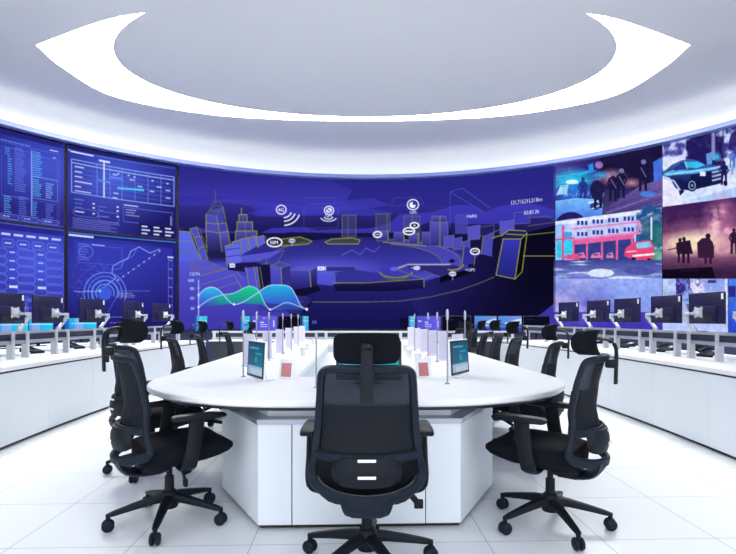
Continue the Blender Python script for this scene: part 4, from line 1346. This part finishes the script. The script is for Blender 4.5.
# monitor in front of the middle chair
t = thing('table_monitor', 'black framed monitor with cyan screen standing on the table behind the middle chair', 'monitor', (.005, 3.40, TH))
b = MB()
b.box((0, 0, .157), (.445, .03, .265), bev=.006)
b.build('housing', M['edge_dark'], t)
def cyan_ui(u, v, c):
    c[..., 0] = 20 + 20 * v; c[..., 1] = 120 + 60 * u; c[..., 2] = 160 + 40 * (1 - v)
    k = v < .42; c[k] = (140, 236, 236)
    k = (v > .42) & (v < .5); c[k] = (40, 60, 80)
    k = (v > .62) & (v < .66) & (u > .1) & (u < .5); c[k] = (90, 200, 220)
    k = (v > .74) & (u > .66) & (u < .9); c[k] = (24, 90, 140)
colour_sheet('screen', .405, .22, 30, 20, cyan_ui, t, lambda a, c_: (a, -.0155, .157 + c_))
b = MB()
b.box((0, .05, .004), (.22, .16, .008), bev=.003)
b.box((0, .06, .07), (.06, .02, .14), bev=.004)
b.build('stand', M['edge_dark'], t)

# microphones on thin stems
def mic_proto():
    t = thing('microphone', 'x', 'microphone')
    b = MB(); b.lathe([(0, 0), (.018, 0), (.018, .006), (.008, .012), (0, .012)], n=16); b.build('foot', M['steel'], t)
    b = MB(); b.cyl((0, 0, .01), (0, 0, .44), .0056, .005, 10); b.build('stem', M['steel'], t)
    b = MB(); b.lathe([(0, .43), (.007, .43), (.0102, .445), (.0102, .49), (.007, .503), (0, .506)], n=14); b.build('capsule', M['alu'], t)
    return t
mp = mic_proto()
ML = [(-.94, 3.77), (-.995, 4.47), (-1.04, 5.25), (-1.05, 6.16), (-1.07, 6.97), (-1.10, 7.87)]
MR = [(.535, 3.37), (.795, 4.1), (.70, 5.06), (.68, 5.67), (.64, 6.85)]
for side, lst in (('left', ML), ('right', MR)):
    for k, (x, y) in enumerate(lst):
        lab = f'thin steel stem microphone on the table, {ordn(k)} from the front in the {side} row'
        r = mp if (side == 'left' and k == 0) else dup(mp, (0, 0, 0), 0, lab)
        r.location = (x, y, TH); r['label'] = lab; r['group'] = 'stem microphones on the conference table'
r = dup(mp, (-.331, 3.2, TH), 0, 'short steel stem microphone near the front edge left of the middle chair', 'stem microphones on the conference table')
r.scale = (1, 1, .7)

# tall white name stands
def stand_proto():
    t = thing('name_stand', 'x', 'name stand')
    b = MB()
    b.prism([(-.11, 0.0), (.11, 0.0), (.11, .006), (-.11, .006)], .012, .30)
    b.build('plate', M['acryl'], t)
    b = MB()
    b.box((0, .003, .006), (.2, .07, .012), bev=.003)
    b.build('foot', M['acryl'], t)
    b = MB()
    for k, w_ in enumerate((.12, .15, .09)):
        b.box((0, -.0012, .24 - k * .035), (w_, .0016, .008))
    b.build('printed_lines', M['grey_panel'], t, label='faint grey printed lines')
    return t
sp = stand_proto()
SL = [(249, 4.35), (267, 5.3), (279.5, 6.2), (288.5, 7.1), (296.5, 8.1), (302, 9.0)]
SR = [(458, 4.3), (443.5, 5.05), (432.5, 5.7), (424.5, 6.3), (417, 6.95), (411, 7.7)]
for side, lst in (('left', SL), ('right', SR)):
    for k, (u, y) in enumerate(lst):
        lab = f'tall frosted white name stand on the table, {ordn(k)} from the front in the {side} row'
        r = sp if (side == 'left' and k == 0) else dup(sp, (0, 0, 0), 0, lab)
        y += .22
        x = (u - 368) / F * y
        va = math.atan2(x, y)                      # plate turned about 24 degrees off the sight line
        r.location = (x, y, TH)
        r.rotation_euler.z = (math.pi / 2 - va - R_(26)) * 1 if side == 'right' else -(math.pi / 2 + va - R_(26))
        r['label'] = lab; r['group'] = 'name stands on the conference table'

# small red picture cards in white holders
def pink(u, v, c):
    c[..., :] = np.array((196, 128, 128))
    c[v > .8] = (210, 150, 150); c[v < .14] = (120, 60, 70)
    k = (abs(u - .5) + abs(v - .5) * .8 < .32); c[k] = (226, 176, 172)
    k = (abs(u - .5) + abs(v - .5) * .8 < .16); c[k] = (170, 90, 96)
for x, y, rz, lab in ((-.60, 3.66, -.35, 'small white card holder with a red picture, beside the left tablet'), (.42, 3.70, .45, 'small white card holder with a red picture, between middle chair and right tablet')):
    t = thing('card_holder', lab, 'card holder', (x, y, TH), rz)
    rot = Matrix.Rotation(-R_(10), 3, 'X')
    f = lambda a, c_, d: rot @ Vector((a, d, c_ + .073))
    b = MB(); b.box(f(0, 0, .006), (.125, .010, .145), rot, bev=.003); b.box((0, .03, .004), (.12, .08, .008), bev=.003); b.build('holder', M['tag'], t)
    us, vs = np.meshgrid(np.linspace(0, 1, 12), np.linspace(0, 1, 12))
    b = MB(); b.box(f(-.004, -.008, .0), (.082, .003, .100), rot); b.build('picture', M.setdefault('red_print', mat('red_print', (188, 118, 122), .5, var=.35, scale=60)), t, label='dusty red printed picture')

# little white cups along the inner rows
def cup_proto():
    t = thing('cup', 'x', 'cup')
    b = MB(); b.lathe([(0, 0), (.027, 0), (.036, .085), (.038, .088), (.034, .088), (.026, .006), (0, .006)], n=18); b.build('body', M['white_lam'], t)
    b = MB(); b.lathe([(0, .086), (.034, .086), (.037, .0885), (.037, .094), (.012, .10), (0, .10)], n=18); b.build('lid', M['acryl'], t)
    return t
cp = cup_proto()
CUPS = [(303, 5.9, 'left'), (308, 6.9, 'left'), (313.5, 8.3, 'left'), (405, 6.6, 'right'), (409, 5.6, 'right'), (427.5, 4.45, 'right'), (418, 4.9, 'right')]
cnt = {'left': 0, 'right': 0}
for k, (u, y, side) in enumerate(sorted(CUPS, key=lambda c: c[1])):
    lab = f'small white lidded cup on the {side} of the table well, {ordn(cnt[side])} from the front'
    cnt[side] += 1
    r = cp if k == 0 else dup(cp, (0, 0, 0), 0, lab)
    r.location = ((u - 368) / F * y, y, TH); r['label'] = lab; r['group'] = 'white cups on the conference table'
# ------------------------------------------------------------------ operator consoles along both sides (table frame)
def face_x(y):
    return 3.26 - (y - 6.3) ** 2 / 50
HC = .75
def side_console(s, ya, yb, label):
    base = W(TC + s * face_x((ya + yb) / 2), (ya + yb) / 2)
    root = thing('console', label, 'console', base, AX)
    o_ = Vector((s * face_x((ya + yb) / 2), (ya + yb) / 2))
    def q(d, y, z):
        """d metres behind the front face"""
        sl = (y - 6.3) / 25                         # slope of the face
        nx, ny = 1, sl
        k = 1 / math.hypot(1, sl)
        return Vector((s * (face_x(y) + d * k * nx) - o_.x, y + d * k * ny - o_.y, z))
    ys = lambda a, z, n=10: [a + (z - a) * i / n for i in range(n + 1)]
    def band(name, d0, d1, z0, z1, m, a=ya, z=yb, label=None, n=40):
        b = MB()
        b.loft([[q(d0, y, z0), q(d1, y, z0), q(d1, y, z1), q(d0, y, z1)] for y in ys(a, z, n)])
        return b.build(name, m, root, label=label)
    band('plinth', .03, .06, 0.002, .035, M['black'], label='black plinth line at the floor')
    npan = 9
    for k in range(npan):
        a = ya + (yb - ya) * k / npan
        z = ya + (yb - ya) * (k + 1) / npan
        band('front_panel', 0, .02, .035, .692, M['white_panel'], a + .0015, z - .0015, n=6)
    band('carcass', .021, .05, .036, .692, M['grey_panel'])
    band('black_line', .012, .05, .692, .712, M['black'], label='black line under the worktop')  # black trim set back below the worktop edge
    band('worktop', -.012, 1.35, .712, HC, M['white_lam'])
    b = MB()
    for y in (ya + .02, yb - .02):
        b.loft([[q(.051, y - .018, .002), q(1.3, y - .018, .002), q(1.3, y - .018, .711), q(.051, y - .018, .711)], [q(.051, y + .018, .002), q(1.3, y + .018, .002), q(1.3, y + .018, .711), q(.051, y + .018, .711)]])
    b.build('end_panel', M['white_panel'], root)
    return root, q, o_
def world(root, v):
    return root.location + Matrix.Rotation(AX, 3, 'Z') @ Vector(v)

def mon_proto(s):
    """monitor on a silver arm, back to the room (+x for the left side, -x for the right); origin = arm clamp on the rail"""
    t = thing('arm_monitor', 'x', 'monitor')
    b = MB()
    b.cyl((0, 0, 0), (0, 0, .03), .032, .028, 16)
    b.sweep([(0, 0, .02), (0, .10, .085), (0, .205, .165)], .046, .04, up=(1, 0, 0))
    b.cyl((0, .205, .14), (0, .205, .215), .026, .026, 16)
    b.sweep([(0, .205, .195), (-s * .02, .05, .197), (-s * .03, -.10, .20)], .036, .04, up=(1, 0, 0))
    b.build('arm', M['alu_light'], t)
    yw = R_(12)
    rot = Matrix.Rotation(s * yw, 3, 'Z')           # turned a little towards the operator's left or right
    c = Vector((s * .02, -.20, .255))
    f = lambda x, y, z: c + rot @ Vector((x, y, z))
    b = MB()
    b.box(f(0, 0, 0), (.018, .50, .335), rot, bev=.005)
    b.box(f(-s * .016, 0, -.065), (.018, .30, .17), rot, bev=.006)
    pan = b.build('housing', M['monback'], t)
    b = MB()
    b.box(f(-s * .0262, .0, -.11), (.003, .2, .05), rot)
    b.build('vent', M['black'], pan)
    b = MB()
    b.box(f(s * .0098, 0, .005), (.0015, .47, .295), rot)
    b.build('screen', M['navy'], t)
    b = MB()
    b.box(f(-s * .030, .075, -.045), (.012, .10, .10), rot, bev=.003)
    b.box(f(-s * .034, .075, -.045), (.012, .15, .03), rot @ Matrix.Rotation(R_(45), 3, 'X'), bev=.003)
    b.box(f(-s * .034, .075, -.045), (.012, .15, .03), rot @ Matrix.Rotation(R_(-45), 3, 'X'), bev=.003)
    b.cyl(f(-s * .03, .075, -.045), f(-s * .075, .09, -.045), .028, .024, 14)
    b.sweep([f(-s * .066, .09, -.045), Vector((-s * .03, -.10, .2))], .034, .034, up=(0, 0, 1))
    b.build('bracket', M['alu_light'], t)
    b = MB()
    b.box(f(-s * .0098, -s * .22, .12), (.003, .028, .062), rot, bev=.001, seg=1)
    b.build('tag', M['tag'], t, label='white sticker in the top corner')
    return t

RAILD = .52
def rail(s, root, q, ya, yb, pairs, label):
    t = thing('equipment_rail', label, 'rail', world(root, q(RAILD, (ya + yb) / 2, HC)), AX)
    o2 = q(RAILD, (ya + yb) / 2, HC)
    qq = lambda d, y, z: q(RAILD + d, y, z) - o2
    def band(name, d0, d1, z0, z1, m, label=None, n=30):
        b = MB()
        b.loft([[qq(d0, y, z0), qq(d1, y, z0), qq(d1, y, z1), qq(d0, y, z1)] for y in (ya + (yb - ya) * i / n for i in range(n + 1))])
        b.build(name, m, t, label=label)
    band('top_rail', -.03, .05, 1.022, 1.05, M['alu'])
    band('infill', .0, .02, .951, 1.021, M['navy'], 'dark navy strip between the rails')
    band('lower_rail', -.02, .035, .912, .95, M['alu'])
    for y in pairs:
        b = MB()
        rr = []
        for d, dy in ((-.05, -.019), (-.031, -.019), (-.031, .019), (-.05, .019)):
            rr.append((d, dy))
        b.loft([[qq(d, y + dy, HC + .001) for d, dy in rr], [qq(d, y + dy, 1.052) for d, dy in rr]])
        b.loft([[qq(d, y + dy, HC + .001) for d, dy in ((-.0305, -.017), (.02, -.017), (.02, -.011), (-.0305, -.011))], [qq(d, y + dy, .911) for d, dy in ((-.0305, -.017), (.02, -.017), (.02, -.011), (-.0305, -.011))]])
        b.build('post', M['alu_light'], t)
    return t, qq

def cyan_scr(u, v, c):
    c[..., 0] = 40 + 90 * (abs(u - .45) < .12); c[..., 1] = 170 + 50 * u - 40 * v; c[..., 2] = 226 + 20 * u
    k = (u < .12); c[k] = (20, 110, 200)
    k = (abs(v - .3) < .03) & (u > .2); c[k] = (170, 240, 255)
def purple_scr(u, v, c):
    c[..., 0] = 84 + 20 * u; c[..., 1] = 84 + 10 * u; c[..., 2] = 214 + 16 * u
    for u0, u1, v0, v1 in ((.07, .2, .3, .38), (.35, .5, .36, .44), (.35, .62, .54, .6), (.35, .64, .66, .7), (.46, .56, .1, .16), (.86, .92, .3, .7), (.06, .1, .7, .85)):
        k = (u > u0) & (u < u1) & (v > v0) & (v < v1); c[k] = (206, 214, 255)
def sky_scr(u, v, c):
    c[..., 0] = 70 + 60 * u; c[..., 1] = 110 + 40 * (1 - v); c[..., 2] = 225
    k = (np.abs(v - .45 - .12 * np.sin(u * 5)) < .16) & (u > .3); c[k] = (190, 226, 250)
    k = v > .75; c[k] = (44, 70, 190)
def dark_scr(u, v, c):
    c[..., 0] = 14; c[..., 1] = 13; c[..., 2] = 34
    k = (abs(v - .2) < .02) & (u > .1) & (u < .4); c[k] = (40, 44, 90)
def desk_monitor(loc_, rz, w_, h_, zc, fn, label, group):
    t = thing('desk_monitor', label, 'monitor', loc_, rz, group)
    b = MB(); b.box((0, 0, zc), (w_, .03, h_), bev=.005); b.build('housing', M['edge_dark'], t)
    colour_sheet('screen', w_ - .02, h_ - .02, 40, 24, fn, t, lambda a, c_: (a, -.0155, zc + c_))
    b = MB(); b.box((0, .045, .005), (.22, .16, .01), bev=.003); b.box((0, .03, zc / 2), (.05, .02, zc), bev=.003); b.build('stand', M['plastic2'], t)
    return t

CONS = {}
for s, side, ya, yb, pairs, mons in (
    (-1, 'left', 1.6, 10.1, [4.05, 4.3, 4.8, 5.05, 5.57, 5.82, 6.37, 6.62, 7.25, 7.5, 8.15, 8.4, 9.05, 9.3, 9.95], [4.7, 5.55, 6.3, 7.3, 8.45, 9.4]),
    (1, 'right', 1.6, 10.1, [4.1, 4.34, 5.05, 5.5, 5.74, 6.22, 6.46, 7.04, 7.33, 7.9, 8.2, 8.9, 9.2, 9.9], [4.5, 5.28, 6.0, 6.85, 7.6, 8.5])):
    root, q, o_ = side_console(s, ya, yb, f'long curved white operator console on the {side} side of the room')
    rl, qq = rail(s, root, q, ya + .1, yb - .06, pairs, f'aluminium equipment rail with paired posts on the {side} console')
    mp_ = mon_proto(s)
    n = len(mons)
    for k, y in enumerate(mons):
        v = world(root, q(RAILD + .01, y + .2, 1.051))
        lab = f'dark monitor on a silver arm, {ordn(k)} from the camera on the {side} console'
        r = mp_ if k == 0 else dup(mp_, v, 0, lab)
        r.location = v
        az = math.degrees(math.atan2(abs(v.x), v.y))
        turn = 39 - az                            # farther screens are turned more square to the room
        r.rotation_euler.z = s * R_(min(26, max(-12, turn - 12)))
        r['label'] = lab
        r['group'] = 'monitors on silver arms along the consoles'
    CONS[s] = (root, q)

# papers, phones and keyboards lying on the worktops behind the rails
def paper(loc_, rz, lab, grp):
    t = thing('paper_stack', lab, 'papers', loc_, rz, grp)
    b = MB(); b.box((0, 0, .014), (.21, .297, .028), bev=.002, seg=1); b.build('sheets', M['tag'], t)
    b = MB(); b.box((.01, .02, .0305), (.2, .28, .003), Matrix.Rotation(.12, 3, 'Z')); b.build('top_sheet', M['acryl'], t)
def phone(loc_, rz, lab, grp):
    t = thing('desk_phone', lab, 'telephone', loc_, rz, grp)
    b = MB(); b.loft([[(-.09, -.1, 0), (.09, -.1, 0), (.09, .1, 0), (-.09, .1, 0)], [(-.09, -.1, .03), (.09, -.1, .03), (.09, .1, .075), (-.09, .1, .075)]]); b.build('body', M['plastic2'], t)
    b = MB(); b.sweep(cr([(-.06, -.09, .06), (-.06, -.06, .072), (-.06, .04, .095), (-.06, .09, .095)], 4), .045, .03, up=(0, 0, 1), ws=None); b.build('handset', M['plastic'], t)
    b = MB(); b.box((.04, .05, .071), (.07, .06, .004), Matrix.Rotation(R_(12.7), 3, 'X')); b.build('display', M['acryl'], t)
for s, side in ((-1, 'left'), (1, 'right')):
    root, q = CONS[s]
    for k, y in enumerate((4.55, 5.3, 6.1, 6.95, 7.8, 8.7)):
        v = world(root, q(.80, y, HC))
        paper(v, AX + .2 * (-1) ** k, f'white paper stack behind the {side} console rail, {ordn(k)} from the camera', 'paper stacks on the consoles')
    for k, y in enumerate((4.95, 5.7, 6.5, 7.4, 8.25)):
        v = world(root, q(.86, y, HC))
        phone(v, AX - s * 1.3, f'black desk phone behind the {side} console rail, {ordn(k)} from the camera', 'desk phones on the consoles')

# second row of lit screens on the outer desk, facing the room
def outer_desk(s, side):
    ya, yb = 5.6, 9.6
    xf = 4.78
    root = thing('outer_desk', f'plain white desk behind the {side} console holding lit screens' if s < 0 else 'plain white desk behind the right console, mostly hidden', 'desk', W(TC + s * 5.1, 7.6), AX)
    b = MB(); b.box((0, 0, .735), (.6, yb - ya, .03), bev=.004); b.build('desk_top', M['white_lam'], root)
    for y in (-1.9, 0, 1.9):
        b = MB(); b.box((0, y, .36), (.5, .04, .718)); b.build('leg_panel', M['white_panel'], root)
    return root
outer_desk(-1, 'left')
desk_monitor((*((W(-5.0, 7.45)).xy), .75), R_(22), .50, .33, .29, cyan_scr, 'cyan lit screen behind the left console, nearest the camera', 'cyan screens on the left desk')
desk_monitor((*((W(-5.0, 8.12)).xy), .75), R_(22), .44, .33, .29, cyan_scr, 'cyan lit screen behind the left console, second from the camera', 'cyan screens on the left desk')
desk_monitor((*((W(-4.95, 9.3)).xy), .75), R_(22), .52, .33, .29, cyan_scr, 'cyan lit screen behind the left console, third from the camera', 'cyan screens on the left desk')

# ------------------------------------------------------------------ far desk in front of the video wall
FY = 11.0
fd = thing('far_desk', 'long pale desk with rail in front of the video wall', 'desk', (-.1, FY, 0))
b = MB(); b.box((0, .1, .715), (6.6, .9, .03), bev=.004); b.build('desk_top', M['white_lam'], fd)
b = MB(); b.box((0, -.30, .37), (6.5, .03, .66)); b.build('front_panel', M['edge_dark'], fd, label='dark front panel')
for x in (-3.0, -1.5, 0, 1.5, 3.0):
    b = MB(); b.box((x, .15, .35), (.04, .7, .698)); b.build('leg_panel', M['white_panel'], fd)
fr = thing('equipment_rail', 'straight aluminium rail standing along the far desk front edge', 'rail', (-.1, FY - .24, .73))
b = MB(); b.box((0, 0, .17), (6.5, .06, .045), bev=.006); b.build('top_rail', M['alu_light'], fr)
b = MB(); b.box((0, .005, .105), (6.5, .03, .085)); b.build('infill', M['navy'], fr, label='dark strip below the rail')
b = MB(); b.box((0, 0, .035), (6.5, .05, .05), bev=.006); b.build('lower_rail', M['alu'], fr)
for x in np.linspace(-3.2, 3.2, 9):
    b = MB(); b.box((x, -.031, .097), (.06, .02, .19), bev=.004); b.build('post', M['alu_light'], fr)
for u0, u1, fn, lab in ((195, 208, cyan_scr, 'cyan screen at the far desk behind the left chairs'),
                        (240, 250.5, cyan_scr, 'small cyan screen at the far desk, left of the violet one'),
                        (251, 277.5, purple_scr, 'violet screen with white text at the far desk, left of centre'),
                        (278, 301, dark_scr, 'dark screen at the far desk between violet and cyan ones, left of centre'),
                        (301.5, 309, cyan_scr, 'narrow cyan screen at the far desk nearest the centre on the left'),
                        (408, 415.5, cyan_scr, 'narrow cyan screen at the far desk nearest the centre on the right'),
                        (416, 441, purple_scr, 'violet screen with white text at the far desk, right of centre'),
                        (441.5, 471, dark_scr, 'dark screen at the far desk right of the violet one'),
                        (474, 497, sky_scr, 'bright blue landscape screen at the far desk, left of the right pair'),
                        (497.5, 522, sky_scr, 'bright blue landscape screen at the far desk, right of the right pair'),
                        (523, 550, dark_scr, 'dark screen at the far desk, farthest right')):
    w_ = (u1 - u0) / F * FY
    x = ((u0 + u1) / 2 - 368) / F * FY
    desk_monitor((x, FY, .73), 0, w_ - .01, .345, .345, fn, lab, 'screens on the far desk')

# ------------------------------------------------------------------ near-white world fill, added through the open back
w = bpy.data.worlds.new('world')
scene.world = w
w.use_nodes = True
bg = w.node_tree.nodes['Background']
bg.inputs['Color'].default_value = (.90, .95, 1.0, 1)
bg.inputs['Strength'].default_value = 2.4
scene.cycles.max_bounces = 8
scene.cycles.diffuse_bounces = 5
scene.cycles.transparent_max_bounces = 12
scene.cycles.sample_clamp_indirect = 4
scene.cycles.use_denoising = True
